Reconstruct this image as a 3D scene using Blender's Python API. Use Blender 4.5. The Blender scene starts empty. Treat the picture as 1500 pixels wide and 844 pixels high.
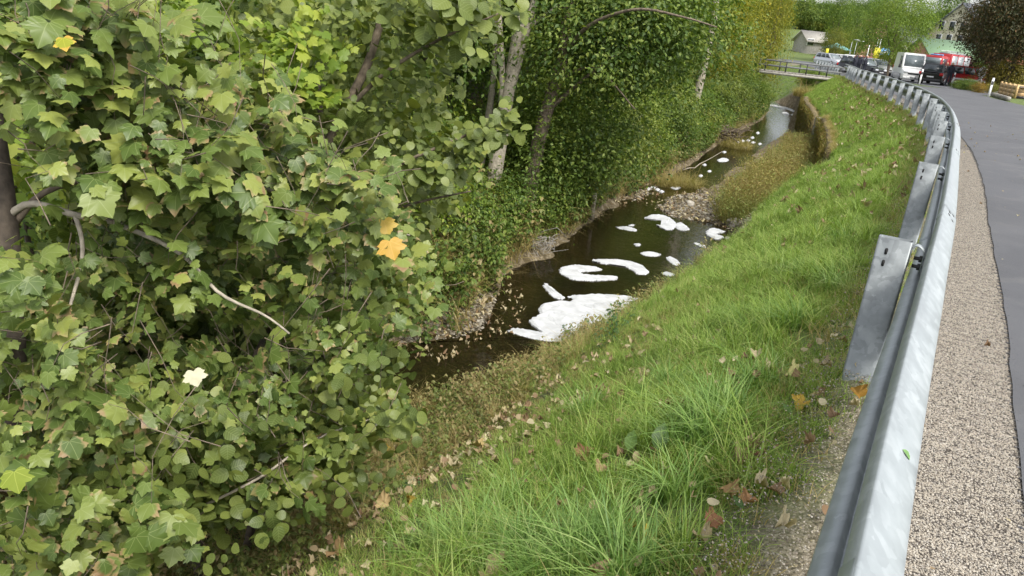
import bpy, bmesh, math, random
import numpy as np
from mathutils import Vector, Matrix
random.seed(7); rng = np.random.default_rng(7)
sc = bpy.context.scene
COL = sc.collection
R = math.radians
# ------------------------------------------------------------------ camera
EYE = 1.55; PITCH = 19.5; ROLL = 5.8; FPX = 1112.0
cam_d = bpy.data.cameras.new('camera'); cam = bpy.data.objects.new('camera', cam_d); COL.objects.link(cam)
cam_d.sensor_width = 36; cam_d.lens = 36 * FPX / 1500; cam_d.clip_start = .05; cam_d.clip_end = 3000
cam.location = (0, 0, EYE)
cam.rotation_euler = (Matrix.Rotation(R(90 - PITCH), 3, 'X') @ Matrix.Rotation(R(ROLL), 3, 'Z')).to_euler()
sc.camera = cam
# ------------------------------------------------------------------ world, sun, exposure
SUN_EL, SUN_AZ = 52, 150     # azimuth measured clockwise from +Y (the viewing direction)
w = bpy.data.worlds.new('World'); sc.world = w; w.use_nodes = True
nt = w.node_tree; nt.nodes.clear()
sky = nt.nodes.new('ShaderNodeTexSky'); sky.sky_type = 'NISHITA'; sky.sun_disc = False
sky.sun_elevation = R(SUN_EL); sky.sun_rotation = R(SUN_AZ); sky.dust_density = 3; sky.air_density = 1
hs = nt.nodes.new('ShaderNodeHueSaturation'); hs.inputs['Saturation'].default_value = .22
hs.inputs['Value'].default_value = 1.35
tc = nt.nodes.new('ShaderNodeTexCoord'); cl = nt.nodes.new('ShaderNodeTexNoise'); cl.inputs['Scale'].default_value = 3.2; cl.inputs['Detail'].default_value = 6
mpw = nt.nodes.new('ShaderNodeMapping'); mpw.inputs['Scale'].default_value = (1, 1, 2.5)
crw = nt.nodes.new('ShaderNodeValToRGB'); crw.color_ramp.elements[0].position = .3; crw.color_ramp.elements[0].color = (.72, .75, .8, 1)
crw.color_ramp.elements[1].position = .65; crw.color_ramp.elements[1].color = (1.25, 1.24, 1.22, 1)
mlw = nt.nodes.new('ShaderNodeMix'); mlw.data_type = 'RGBA'; mlw.blend_type = 'MULTIPLY'; mlw.inputs[0].default_value = 1
bg = nt.nodes.new('ShaderNodeBackground'); bg.inputs['Strength'].default_value = .13
wo = nt.nodes.new('ShaderNodeOutputWorld')
L = nt.links.new
L(sky.outputs[0], hs.inputs['Color']); L(tc.outputs['Generated'], mpw.inputs[0]); L(mpw.outputs[0], cl.inputs['Vector'])
L(cl.outputs['Fac'], crw.inputs[0]); L(hs.outputs[0], mlw.inputs[6]); L(crw.outputs[0], mlw.inputs[7])
L(mlw.outputs[2], bg.inputs['Color']); L(bg.outputs[0], wo.inputs[0])
sun_d = bpy.data.lights.new('sun', 'SUN'); sun_d.energy = 2.0; sun_d.angle = R(14); sun_d.color = (1, .95, .87)
sun = bpy.data.objects.new('sun', sun_d); COL.objects.link(sun)
_a = R(SUN_AZ); _e = R(SUN_EL)
sun.rotation_euler = Vector((math.sin(_a) * math.cos(_e), math.cos(_a) * math.cos(_e), math.sin(_e))).to_track_quat('Z', 'Y').to_euler()
sun.location = (20, -20, 40)
vs = sc.view_settings; vs.view_transform = 'Standard'; vs.look = 'None'; vs.exposure = .62; vs.gamma = 1
sc.cycles.max_bounces = 6; sc.cycles.diffuse_bounces = 3; sc.cycles.transparent_max_bounces = 8
sc.cycles.glossy_bounces = 3; sc.cycles.transmission_bounces = 4; sc.cycles.caustics_reflective = False; sc.cycles.caustics_refractive = False

# ------------------------------------------------------------------ where a sight line meets the place
def ray(px, py):
    dx, dy = px - 750, py - 422
    c, s = math.cos(R(ROLL)), math.sin(R(ROLL)); cp, sp = math.cos(R(PITCH)), math.sin(R(PITCH))
    u = dx * c + dy * s; v = -dx * s + dy * c
    return np.array([u / FPX, cp - v / FPX * sp, -sp - v / FPX * cp])
def at_z(px, py, z): d = ray(px, py); return np.array([0, 0, EYE]) + d * ((z - EYE) / d[2])
def at_y(px, py, Y): d = ray(px, py); return np.array([0, 0, EYE]) + d * (Y / d[1])
def at_d(px, py, D): d = ray(px, py); return np.array([0, 0, EYE]) + d / np.linalg.norm(d) * D

# ------------------------------------------------------------------ object helpers
def tag(o, label=None, cat=None, group=None, kind=None):
    if label: o['label'] = label
    if cat: o['category'] = cat
    if group: o['group'] = group
    if kind: o['kind'] = kind
    return o
def empty(name, loc, rz=0, **k):
    o = bpy.data.objects.new(name, None); COL.objects.link(o); o.location = loc; o.rotation_euler = (0, 0, rz)
    o.empty_display_size = .1
    return tag(o, **k)
def link(name, me, parent=None, loc=(0, 0, 0), rot=(0, 0, 0), scale=1, color=None, **k):
    o = bpy.data.objects.new(name, me); COL.objects.link(o); o.location = loc; o.rotation_euler = rot
    o.scale = (scale,) * 3 if isinstance(scale, (int, float)) else scale
    if parent: o.parent = parent
    if color: o.color = (*color, 1)
    return tag(o, **k)
def copy_tree(o, parent=None):
    c = o.copy(); COL.objects.link(c); c.parent = parent
    for ch in o.children: copy_tree(ch, c)
    return c
def npmesh(name, V, F, mats, attrs=None, smooth=False, midx=None):
    V = np.asarray(V, dtype=np.float32); me = bpy.data.meshes.new(name)
    if isinstance(F, np.ndarray): k = F.shape[1]; n = len(F); flat = F.ravel(); starts = np.arange(n) * k
    else:
        n = len(F); flat = np.concatenate([np.asarray(f) for f in F]); ls = np.array([len(f) for f in F]); starts = np.concatenate([[0], np.cumsum(ls)[:-1]])
    me.vertices.add(len(V)); me.vertices.foreach_set('co', V.ravel())
    me.loops.add(len(flat)); me.loops.foreach_set('vertex_index', flat.astype(np.int32))
    me.polygons.add(n); me.polygons.foreach_set('loop_start', starts.astype(np.int32))
    if smooth: me.polygons.foreach_set('use_smooth', np.ones(n, dtype=bool))
    for m in (mats if isinstance(mats, (list, tuple)) else [mats]): me.materials.append(m)
    if midx is not None: me.polygons.foreach_set('material_index', np.asarray(midx, dtype=np.int32))
    for an, av in (attrs or {}).items():
        av = np.asarray(av, dtype=np.float32)
        if av.ndim == 1: me.attributes.new(an, 'FLOAT', 'POINT').data.foreach_set('value', av)
        else: me.attributes.new(an, 'FLOAT_VECTOR', 'POINT').data.foreach_set('vector', av.ravel())
    me.update(calc_edges=True); return me
class MB:
    "collects boxes, prisms and tubes into one mesh"
    def __init__(s): s.V = []; s.F = []; s.M = []; s.n = 0
    def add(s, V, F, m=0):
        V = np.asarray(V, float); s.V.append(V); s.F += [[i + s.n for i in f] for f in F]; s.M += [m] * len(F); s.n += len(V); return s
    def box(s, c, d, m=0, rz=0, bev=0):
        x, y, z = [q / 2 for q in d]
        if bev:
            b = min(bev, x * .9, y * .9, z * .9); bm = bmesh.new(); bmesh.ops.create_cube(bm, size=1)
            for v in bm.verts: v.co = (v.co.x * 2 * x, v.co.y * 2 * y, v.co.z * 2 * z)
            bmesh.ops.bevel(bm, geom=bm.edges[:], offset=b, segments=1, affect='EDGES')
            V = np.array([v.co[:] for v in bm.verts]); bm.verts.index_update(); F = [[v.index for v in f.verts] for f in bm.faces]; bm.free()
        else:
            V = np.array([(i * x, j * y, k * z) for i in (-1, 1) for j in (-1, 1) for k in (-1, 1)]); F = [[0, 1, 3, 2], [4, 6, 7, 5], [0, 4, 5, 1], [2, 3, 7, 6], [0, 2, 6, 4], [1, 5, 7, 3]]
        cz, sz = math.cos(rz), math.sin(rz); V = np.column_stack([V[:, 0] * cz - V[:, 1] * sz, V[:, 0] * sz + V[:, 1] * cz, V[:, 2]]) + np.array(c)
        return s.add(V, F, m)
    def tube(s, P, rad, k=6, m=0, cap=True):
        V, F = tube_np(P, rad, k, cap); return s.add(V, F, m)
    def prism(s, poly, y0, y1, m=0, axis='y', inset=0):
        "polygon in (x,z) swept along y (or in (y,z) swept along x)"
        n = len(poly); A = [(p[0], y0, p[1]) if axis == 'y' else (y0, p[0], p[1]) for p in poly]; B = [(p[0], y1, p[1]) if axis == 'y' else (y1, p[0], p[1]) for p in poly]
        return s.add(A + B, [list(range(n))[::-1], list(range(n, 2 * n))] + [[i, (i + 1) % n, (i + 1) % n + n, i + n] for i in range(n)], m)
    def mesh(s, name, mats, smooth=False):
        me = npmesh(name, np.vstack(s.V), s.F, mats, smooth=smooth, midx=s.M)
        bm = bmesh.new(); bm.from_mesh(me); bmesh.ops.recalc_face_normals(bm, faces=bm.faces[:]); bm.to_mesh(me); bm.free(); return me
    def build(s, name, mats, parent=None, smooth=False, **k): return link(name, s.mesh(name, mats, smooth), parent, **k)
def tube_np(P, rad, k=6, cap=True):
    P = np.asarray(P, float); n = len(P); rad = np.broadcast_to(np.asarray(rad, float), (n,))
    T = np.gradient(P, axis=0); T /= np.linalg.norm(T, axis=1)[:, None] + 1e-9
    ref = np.array([0, 0, 1.]) if abs(T[:, 2]).mean() < .8 else np.array([1., 0, 0])
    A = np.cross(T, ref); A /= np.linalg.norm(A, axis=1)[:, None] + 1e-9; B = np.cross(T, A)
    an = np.arange(k) * 2 * math.pi / k
    V = (P[:, None] + rad[:, None, None] * (A[:, None] * np.cos(an)[None, :, None] + B[:, None] * np.sin(an)[None, :, None])).reshape(-1, 3)
    F = [[i * k + j, i * k + (j + 1) % k, (i + 1) * k + (j + 1) % k, (i + 1) * k + j] for i in range(n - 1) for j in range(k)]
    if cap: F += [list(range(k))[::-1], [(n - 1) * k + j for j in range(k)]]
    return V, F
def smoothpath(P, step, closed=False):
    P = np.asarray(P, float); out = []
    n = len(P)
    for i in range(n - 1):
        p0, p1, p2, p3 = P[max(i - 1, 0)], P[i], P[i + 1], P[min(i + 2, n - 1)]
        m = max(2, int(np.linalg.norm(p2 - p1) / step * 3))
        for t in np.arange(m) / m:
            out.append(.5 * ((2 * p1) + (-p0 + p2) * t + (2 * p0 - 5 * p1 + 4 * p2 - p3) * t * t + (-p0 + 3 * p1 - 3 * p2 + p3) * t ** 3))
    out.append(P[-1]); out = np.array(out)
    s = np.concatenate([[0], np.cumsum(np.linalg.norm(np.diff(out, axis=0), axis=1))])
    m = max(2, int(s[-1] / step)); q = np.linspace(0, s[-1], m + 1)
    return np.column_stack([np.interp(q, s, out[:, j]) for j in range(out.shape[1])])
def jitter_path(a, b, n=7, amp=.1, sag=0):
    a, b = np.array(a, float), np.array(b, float); t = np.linspace(0, 1, n)[:, None]
    P = a + (b - a) * t + np.cumsum(rng.normal(0, amp / n, (n, 3)), axis=0) * np.sin(t * math.pi) * 2; P[:, 2] += sag * np.sin(t[:, 0] * math.pi); P[0] = a; P[-1] = b
    return P

# ------------------------------------------------------------------ materials
def newmat(name):
    m = bpy.data.materials.new(name); m.use_nodes = True; n = m.node_tree; n.nodes.clear()
    out = n.nodes.new('ShaderNodeOutputMaterial'); p = n.nodes.new('ShaderNodeBsdfPrincipled'); n.links.new(p.outputs[0], out.inputs[0]); return m, n, p, out
def plain(name, col, rough=.6, metal=0, noise=.15, scale=8, bump=.0, spec=.5, coat=0, trans=0, emit=None):
    m, n, p, out = newmat(name); p.inputs['Roughness'].default_value = rough; p.inputs['Metallic'].default_value = metal
    p.inputs['Specular IOR Level'].default_value = spec; p.inputs['Coat Weight'].default_value = coat
    g = n.nodes.new('ShaderNodeNewGeometry'); nz = n.nodes.new('ShaderNodeTexNoise'); nz.inputs['Scale'].default_value = scale; nz.inputs['Detail'].default_value = 5
    n.links.new(g.outputs['Position'], nz.inputs['Vector'])
    r = n.nodes.new('ShaderNodeValToRGB'); a = [max(0, c * (1 - noise)) for c in col]; b = [min(1, c * (1 + noise)) for c in col]
    r.color_ramp.elements[0].position = .35; r.color_ramp.elements[1].position = .65
    r.color_ramp.elements[0].color = (*a, 1); r.color_ramp.elements[1].color = (*b, 1)
    n.links.new(nz.outputs['Fac'], r.inputs[0]); n.links.new(r.outputs[0], p.inputs['Base Color'])
    if bump:
        b_ = n.nodes.new('ShaderNodeBump'); b_.inputs['Strength'].default_value = bump; b_.inputs['Distance'].default_value = .02
        n.links.new(nz.outputs['Fac'], b_.inputs['Height']); n.links.new(b_.outputs[0], p.inputs['Normal'])
    return m
def ramp(n, stops, src, interp='LINEAR'):
    r = n.nodes.new('ShaderNodeValToRGB'); cr = r.color_ramp; cr.interpolation = interp
    while len(cr.elements) < len(stops): cr.elements.new(.5)
    for e, (pos, c) in zip(cr.elements, stops): e.position = pos; e.color = (*c, 1)
    n.links.new(src, r.inputs[0]); return r.outputs[0]
def noise(n, scale, detail=4, vec=None, dist=0):
    z = n.nodes.new('ShaderNodeTexNoise'); z.inputs['Scale'].default_value = scale; z.inputs['Detail'].default_value = detail; z.inputs['Distortion'].default_value = dist
    if vec is None: vec = n.nodes.new('ShaderNodeNewGeometry').outputs['Position']
    n.links.new(vec, z.inputs['Vector']); return z.outputs['Fac']
def math_(n, op, a, b=None, clamp=False):
    m = n.nodes.new('ShaderNodeMath'); m.operation = op; m.use_clamp = clamp
    for i, v in enumerate((a, b)):
        if v is None: continue
        if isinstance(v, (int, float)): m.inputs[i].default_value = v
        else: n.links.new(v, m.inputs[i])
    return m.outputs[0]
def mixc(n, f, a, b, mode='MIX'):
    m = n.nodes.new('ShaderNodeMix'); m.data_type = 'RGBA'; m.blend_type = mode
    if isinstance(f, (int, float)): m.inputs[0].default_value = f
    else: n.links.new(f, m.inputs[0])
    for i, v in ((6, a), (7, b)):
        if isinstance(v, tuple): m.inputs[i].default_value = (*v, 1)
        else: n.links.new(v, m.inputs[i])
    return m.outputs[2]
def smst(n, v, a, b):
    m = n.nodes.new('ShaderNodeMapRange'); m.interpolation_type = 'SMOOTHSTEP'; m.inputs['From Min'].default_value = a; m.inputs['From Max'].default_value = b
    n.links.new(v, m.inputs['Value']); return m.outputs[0]
def leafmat(name, stops, trans=.35, rough=.5, veins=False, brown=0, tint=True):
    m, n, p, out = newmat(name); N, Lk = n.nodes, n.links.new
    at = N.new('ShaderNodeAttribute'); at.attribute_name = 'rnd'
    oi = N.new('ShaderNodeObjectInfo')
    v = math_(n, 'FRACT', math_(n, 'ADD', at.outputs['Fac'], oi.outputs['Random']))
    big = noise(n, .9, 2)
    v = math_(n, 'ADD', math_(n, 'MULTIPLY', v, .65), math_(n, 'MULTIPLY', big, .35))
    col = ramp(n, stops, v)
    if veins:
        lc = N.new('ShaderNodeAttribute'); lc.attribute_name = 'lc'; sp = N.new('ShaderNodeSeparateXYZ'); Lk(lc.outputs['Vector'], sp.inputs[0])
        ax = math_(n, 'ABSOLUTE', sp.outputs[0]); y = sp.outputs[1]
        d = ax
        for ang in ((48, 88) if veins == 'maple' else ()):
            dd = math_(n, 'ABSOLUTE', math_(n, 'SUBTRACT', math_(n, 'MULTIPLY', ax, math.cos(R(ang))), math_(n, 'MULTIPLY', y, math.sin(R(ang)))))
            d = math_(n, 'MINIMUM', d, dd)
        if veins != 'maple':
            sw = math_(n, 'FRACT', math_(n, 'MULTIPLY', math_(n, 'SUBTRACT', y, math_(n, 'MULTIPLY', ax, .6)), 6))
            d = math_(n, 'MINIMUM', d, math_(n, 'MULTIPLY', math_(n, 'ABSOLUTE', math_(n, 'SUBTRACT', sw, .5)), .16))
        vm = math_(n, 'MULTIPLY', math_(n, 'SUBTRACT', 1, smst(n, d, .004, .022)), .5)
        col = mixc(n, vm, col, (.28, .33, .13))
        if brown:
            rr = math_(n, 'SQRT', math_(n, 'ADD', math_(n, 'MULTIPLY', ax, ax), math_(n, 'POWER', math_(n, 'SUBTRACT', y, .35), 2)))
            nb = noise(n, 14, 3)
            e = math_(n, 'ADD', rr, math_(n, 'MULTIPLY', math_(n, 'SUBTRACT', nb, .5), .9))
            e = math_(n, 'MULTIPLY', smst(n, e, .42, .6), smst(n, math_(n, 'FRACT', math_(n, 'MULTIPLY', math_(n, 'ADD', at.outputs['Fac'], oi.outputs['Random']), 7.3)), 1 - brown, 1 - brown * .6))
            col = mixc(n, e, col, ramp(n, [(.3, (.34, .30, .13)), (.55, (.31, .24, .11)), (.75, (.24, .14, .07))], nb))
    if tint: col = mixc(n, 1.0, col, oi.outputs['Color'], 'MULTIPLY')
    Lk(col, p.inputs['Base Color']); p.inputs['Roughness'].default_value = rough; p.inputs['Specular IOR Level'].default_value = .35
    tr = N.new('ShaderNodeBsdfTranslucent'); Lk(mixc(n, 1.0, col, (1.25, 1.3, .55), 'MULTIPLY'), tr.inputs['Color'])
    mx = N.new('ShaderNodeMixShader'); mx.inputs[0].default_value = trans
    Lk(p.outputs[0], mx.inputs[1]); Lk(tr.outputs[0], mx.inputs[2]); Lk(mx.outputs[0], out.inputs[0]); return m
M = {}
M['maple'] = leafmat('maple_leaf', [(.1, (.06, .10, .022)), (.4, (.11, .16, .034)), (.65, (.18, .225, .05)), (.85, (.27, .30, .07)), (.97, (.42, .38, .10))], .2, .42, 'maple', .3)
M['hazel'] = leafmat('hazel_leaf', [(.1, (.075, .11, .025)), (.45, (.135, .175, .04)), (.75, (.21, .25, .055)), (.92, (.33, .34, .08)), (.99, (.42, .34, .06))], .35, .45, 'side')
M['green'] = leafmat('green_leaf', [(.12, (.05, .095, .02)), (.4, (.095, .155, .03)), (.65, (.16, .23, .045)), (.85, (.25, .30, .06)), (.97, (.36, .33, .08))], .38)
M['lime'] = leafmat('lime_leaf', [(.12, (.12, .19, .025)), (.5, (.22, .31, .04)), (.9, (.36, .40, .06))], .4)
M['yellow'] = leafmat('yellow_leaf', [(.12, (.13, .17, .025)), (.45, (.25, .26, .03)), (.8, (.42, .35, .035)), (.97, (.40, .24, .03))], .4)
M['rust'] = leafmat('rust_leaf', [(.12, (.035, .04, .015)), (.45, (.06, .055, .02)), (.75, (.10, .06, .025)), (.97, (.22, .09, .03))], .25)
M['purple'] = leafmat('purple_leaf', [(.1, (.05, .02, .025)), (.6, (.09, .03, .04)), (.95, (.14, .06, .05))], .25)
M['weed'] = leafmat('weed_leaf', [(.1, (.045, .10, .03)), (.6, (.08, .16, .045)), (.95, (.13, .21, .06))], .3)
M['dry'] = leafmat('dry_leaf', [(.1, (.19, .14, .055)), (.4, (.34, .27, .12)), (.7, (.27, .28, .10)), (.95, (.14, .20, .05))], .3)
M['litter'] = leafmat('fallen_leaf', [(.08, (.15, .08, .04)), (.3, (.27, .18, .10)), (.55, (.38, .30, .17)), (.8, (.50, .44, .28)), (.95, (.55, .46, .16))], .15, .6)
def grassmat(name, stops, dryf=.25):
    m, n, p, out = newmat(name); N, Lk = n.nodes, n.links.new
    at = N.new('ShaderNodeAttribute'); at.attribute_name = 'rnd'; oi = N.new('ShaderNodeObjectInfo')
    big = noise(n, .8, 3); v = math_(n, 'FRACT', math_(n, 'ADD', at.outputs['Fac'], oi.outputs['Random']))
    v2 = math_(n, 'ADD', math_(n, 'MULTIPLY', v, .6), math_(n, 'MULTIPLY', big, .4))
    col = ramp(n, stops, v2)
    Lk(col, p.inputs['Base Color']); p.inputs['Roughness'].default_value = .5; p.inputs['Specular IOR Level'].default_value = .4
    tr = N.new('ShaderNodeBsdfTranslucent'); Lk(mixc(n, 1.0, col, (1.2, 1.3, .5), 'MULTIPLY'), tr.inputs['Color'])
    mx = N.new('ShaderNodeMixShader'); mx.inputs[0].default_value = .35
    Lk(p.outputs[0], mx.inputs[1]); Lk(tr.outputs[0], mx.inputs[2]); Lk(mx.outputs[0], out.inputs[0]); return m
M['grass'] = grassmat('grass_blade', [(.1, (.085, .16, .02)), (.35, (.18, .29, .04)), (.6, (.29, .41, .08)), (.8, (.42, .49, .15)), (.93, (.54, .48, .26))])
M['drygrass'] = grassmat('dry_grass_blade', [(.15, (.34, .27, .10)), (.5, (.46, .36, .16)), (.8, (.30, .28, .08)), (.95, (.14, .2, .04))])
M['bark'] = plain('bark', (.16, .125, .09), .9, noise=.4, scale=18, bump=.6)
M['barkpale'] = plain('pale_bark', (.34, .30, .235), .85, noise=.25, scale=25, bump=.4)
M['barkdark'] = plain('dark_bark', (.07, .055, .04), .9, noise=.4, scale=15, bump=.6)
M['white'] = plain('white_paint', (.78, .78, .77), .3, coat=.5, noise=.03)
M['silver'] = plain('silver_paint', (.55, .57, .60), .3, .4, coat=.5, noise=.03)
M['black'] = plain('black_paint', (.012, .012, .014), .25, coat=.6, noise=.1)
M['red'] = plain('fire_red_paint', (.36, .012, .014), .3, coat=.5, noise=.05)
M['rubber'] = plain('tyre_rubber', (.02, .02, .02), .8)
M['rim'] = plain('wheel_rim', (.5, .5, .52), .35, .8)
M['glass'] = plain('vehicle_glass', (.03, .04, .045), .06, noise=.05, spec=.8)
M['glasspale'] = plain('windscreen_painted_reflection', (.16, .19, .20), .1, noise=.1, spec=.8)  # paler base colour stands in for reflections on the windscreen
M['headlamp'] = plain('headlamp_lens', (.7, .72, .75), .12, noise=.05)
M['taillamp'] = plain('tail_lamp_lens', (.6, .02, .02), .25, noise=.05)
M['plastic'] = plain('dark_plastic', (.03, .03, .032), .55)
M['plate'] = plain('number_plate', (.75, .75, .74), .4, noise=.02)
M['concrete'] = plain('concrete', (.36, .34, .30), .85, noise=.2, scale=6, bump=.2)
M['timber'] = plain('fresh_timber', (.55, .37, .17), .7, noise=.2, scale=5, bump=.1)
M['oldwood'] = plain('weathered_timber', (.30, .28, .25), .85, noise=.25, scale=9, bump=.2)
M['stone'] = plain('creek_stone', (.36, .33, .28), .8, noise=.3, scale=12, bump=.3)
M['stonegrey'] = plain('grey_stone', (.30, .29, .27), .8, noise=.3, scale=20, bump=.3)
M['pipe'] = plain('terracotta_pipe', (.50, .20, .12), .7, noise=.2)
M['steel'] = plain('grey_steel', (.38, .40, .41), .5, .5, noise=.15)
M['render'] = plain('cream_render', (.62, .57, .46), .85, noise=.06)
M['pink'] = plain('salmon_render', (.60, .32, .24), .85, noise=.08)
M['roofgreen'] = plain('green_metal_roof', (.20, .31, .18), .5, noise=.08)
M['roofgrey'] = plain('grey_slate_roof', (.17, .18, .20), .7, noise=.15)
M['roofred'] = plain('red_tile_roof', (.42, .16, .10), .8, noise=.2)
M['cloth'] = plain('dark_uniform', (.02, .022, .035), .8)
M['skin'] = plain('skin', (.55, .32, .23), .6, noise=.05)
M['yellowsign'] = plain('yellow_banner', (.75, .68, .04), .5, noise=.05)
M['bluesign'] = plain('blue_poster', (.16, .38, .70), .5, noise=.3, scale=3)
M['hiviz'] = plain('reflective_stripe', (.7, .75, .2), .5)
# ------------------------------------------------------------------ plan of the place
CREST = smoothpath([(-2.3, -4.6), (-.55, -1.35), (.76, 1.15), (1.8, 3.05), (2.88, 5.02), (4.62, 8.3), (6.03, 10.98), (7.35, 13.6), (8.54, 16.1), (10.29, 20.1), (12.5, 26.0), (14.9, 33.5), (17.6, 43), (20.1, 50.5), (22.4, 58), (25.3, 68), (28.7, 82), (32, 100), (40, 150)], .1)
WRp = smoothpath([(-10, -14), (-7.4, -4), (-5.6, 1.5), (-3.9, 4.9), (-1.9, 7.3), (.2, 9.3), (1.12, 10.6), (2.9, 13.0), (4.7, 16.0), (5.5, 18.9), (5.4, 22.0), (6.3, 25.4), (8.9, 31.2), (11.7, 37.5), (14.6, 44), (17.3, 51), (19.9, 58.5), (20.5, 66), (18, 76), (8, 90), (-10, 120)], .15)
WLp = smoothpath([(-15, -14), (-12, -4), (-9.5, 2), (-6.5, 6.6), (-3.4, 9.1), (-1.0, 10.0), (-.3, 11.4), (-.15, 13.6), (1.3, 16.9), (2.5, 20.5), (4.1, 24.1), (6.4, 29.2), (8.6, 35), (11.2, 41.5), (13.9, 47.6), (16.2, 54), (17.4, 60), (17.2, 67), (15, 74), (5, 87), (-13, 117)], .15)
def normals(P):
    T = np.gradient(P, axis=0); T /= np.linalg.norm(T, axis=1)[:, None]; return np.column_stack([T[:, 1], -T[:, 0]])
CN = normals(CREST)
def sdist(Q, P):
    "signed distance of Q to a plan curve (+ on its right)"
    N = normals(P); out = np.empty(len(Q)); idx = np.empty(len(Q), int)
    for a in range(0, len(Q), 4000):
        q = Q[a:a + 4000]; d = ((q[:, None] - P[None]) ** 2).sum(2); i = d.argmin(1); idx[a:a + 4000] = i
        r = q - P[i]; sg = (r * N[i]).sum(1); out[a:a + 4000] = np.sign(sg + 1e-9) * np.sqrt(d[np.arange(len(q)), i])
    return out, idx
def vnoise(Q, s, seed=0):
    "cheap smooth noise"
    r = np.random.default_rng(seed); v = 0
    for k in range(5):
        a = r.uniform(0, 2 * math.pi); f = s * r.uniform(.6, 1.7); v = v + np.sin((Q[:, 0] * math.cos(a) + Q[:, 1] * math.sin(a)) * f + r.uniform(0, 6)) * np.cos((Q[:, 0] * math.sin(a) - Q[:, 1] * math.cos(a)) * f * .8 + r.uniform(0, 6))
    return v / 2.2
WATER = -3.0; WALL0, WALL1, WALLD = 21.0, 47.5, 2.25
def dip(y): t = np.clip((np.asarray(y, float) - 46) / 26, 0, 1); return -.38 * t * t * (3 - 2 * t)
def terrain(Q):
    Q = np.asarray(Q, float); dr, ir = sdist(Q, CREST); dw, iw = sdist(Q, WRp); dl, il = sdist(Q, WLp)
    y = Q[:, 1]; z = np.zeros(len(Q)); s = -dr                       # s metres towards the creek
    nz = vnoise(Q, 2.3, 1) * .04 + vnoise(Q, .7, 2) * .06
    prof = np.interp(s, [-.3, .25, .8, 1.6, 2.65, 3.2, 3.8], [0, -.04, -.32, -.86, -1.62, -2.12, -2.72])
    low = (s - 3.8) / (np.maximum(s - 3.8, 0) + np.maximum(dw * 1., 0) * 1. + 1e-3)
    wl = np.clip((y - WALL0) / 2.0, 0, 1) * np.clip((WALL1 - y) / 2, 0, 1)
    prof = np.where(s > 3.8, -2.72 + (-3.02 + 2.72) * np.clip(low, 0, 1) ** .8, prof)
    cliff = np.interp(s, [WALLD - .05, WALLD + .1], [0, 1]); dwc = np.maximum(dw, 0)
    lowz = -2.55 - .45 * np.clip((s - WALLD) / (s - WALLD + dwc + 1e-3), 0, 1)
    prof = prof * (1 - wl * cliff) + np.minimum(lowz, prof) * wl * cliff
    right = dr > 0
    near_l = np.exp(-((y - 10.4) / 1.6) ** 2) * (Q[:, 0] > -4) 
    lb1 = np.interp(-dl, [0, .3, 1, 2.5, 5, 12, 30, 80], [-3.03, -2.7, -2.25, -1.8, -1.2, -.3, .6, 2])
    lb2 = np.interp(-dl, [0, .3, 1, 2.2, 5, 12, 30, 80], [-3.03, -2.98, -2.88, -2.55, -1.2, -.3, .6, 2])
    lb = lb1 * (1 - near_l) + lb2 * near_l
    inwater = (dw < 0) & (dl > 0)
    bed = -3.02 - .28 * (1 - np.exp(-np.minimum(-dw, dl) * 1.2)) + vnoise(Q, 2.2, 5) * .07
    # shallow riffle in mid stream
    rif = np.exp(-(((Q[:, 0] - 4.6) / 1.3) ** 2 + ((y - 21.2) / 2.0) ** 2)); bed = bed + rif * .30
    z = np.where(right, 0.0, np.where(dl < 0, lb, np.where(inwater, bed, prof)))
    z = z + np.where(right, 0, nz) * np.clip(s * 1.2, 0, 1) * np.where(inwater, .3, 1)
    # gentle verge right of the road, hill far behind
    z = np.where(right & (dr > 6.5), np.clip((dr - 6.5) * .02, 0, .12), z)
    far_l = np.clip((dl * 0 + y - 66) / 12, 0, 1) * (Q[:, 0] < 30) * (Q[:, 0] > -1e3); z = np.where(right, z + dip(y), z + (dip(y)) * np.clip(1 - s / 3, 0, 1))
    hill = np.clip((y - 125) / 150, 0, 1); z = z + hill ** 1.3 * 10 + np.clip((y - 300) / 300, 0, 1) * 10
    return z, dr, dw, dl
def tz(x, y): return float(terrain(np.array([[x, y]]))[0][0])
def spaced(parts):
    out = []
    for a, b, s in parts: out.append(np.arange(a, b, s))
    return np.unique(np.concatenate(out).round(4))
gx = spaced([(-420, -60, 20), (-60, -12, 1.5), (-12, -4, .3), (-4, 13, .16), (13, 30, .3), (30, 70, 1.5), (70, 620, 20)])
gy = spaced([(-60, -6, 3), (-6, 1, .35), (1, 24, .16), (24, 62, .3), (62, 130, 2), (130, 700, 15)])
GX, GY = np.meshgrid(gx, gy); Q = np.column_stack([GX.ravel(), GY.ravel()])
TZ, DR, DW, DL = terrain(Q)
nx, ny = len(gx), len(gy); ii = (np.arange(ny - 1)[:, None] * nx + np.arange(nx - 1)[None]).ravel()
F = np.column_stack([ii, ii + 1, ii + 1 + nx, ii + nx])
bare = np.clip((vnoise(Q, 1.6, 9) - .15) * 2, 0, 1)
zone_grav = np.clip(np.clip(1.3 - np.abs(DR - .1) / (.45 + .35 * np.clip((3 - Q[:, 1]) / 2, 0, 1)) + vnoise(Q, 5, 3) * .25, 0, 1) * (DR < .8), 0, 1)
leftlow = np.clip((-DR - 2.3) / 1, 0, 1) * np.clip((9 - Q[:, 1]) / 2, 0, 1)
zone_bed = ((DW < .5) & (DL > -1.2)) * 1.0
zone_soil = np.maximum(np.clip(-DL - .4, 0, 1), np.maximum(leftlow * .8, 0))
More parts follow.
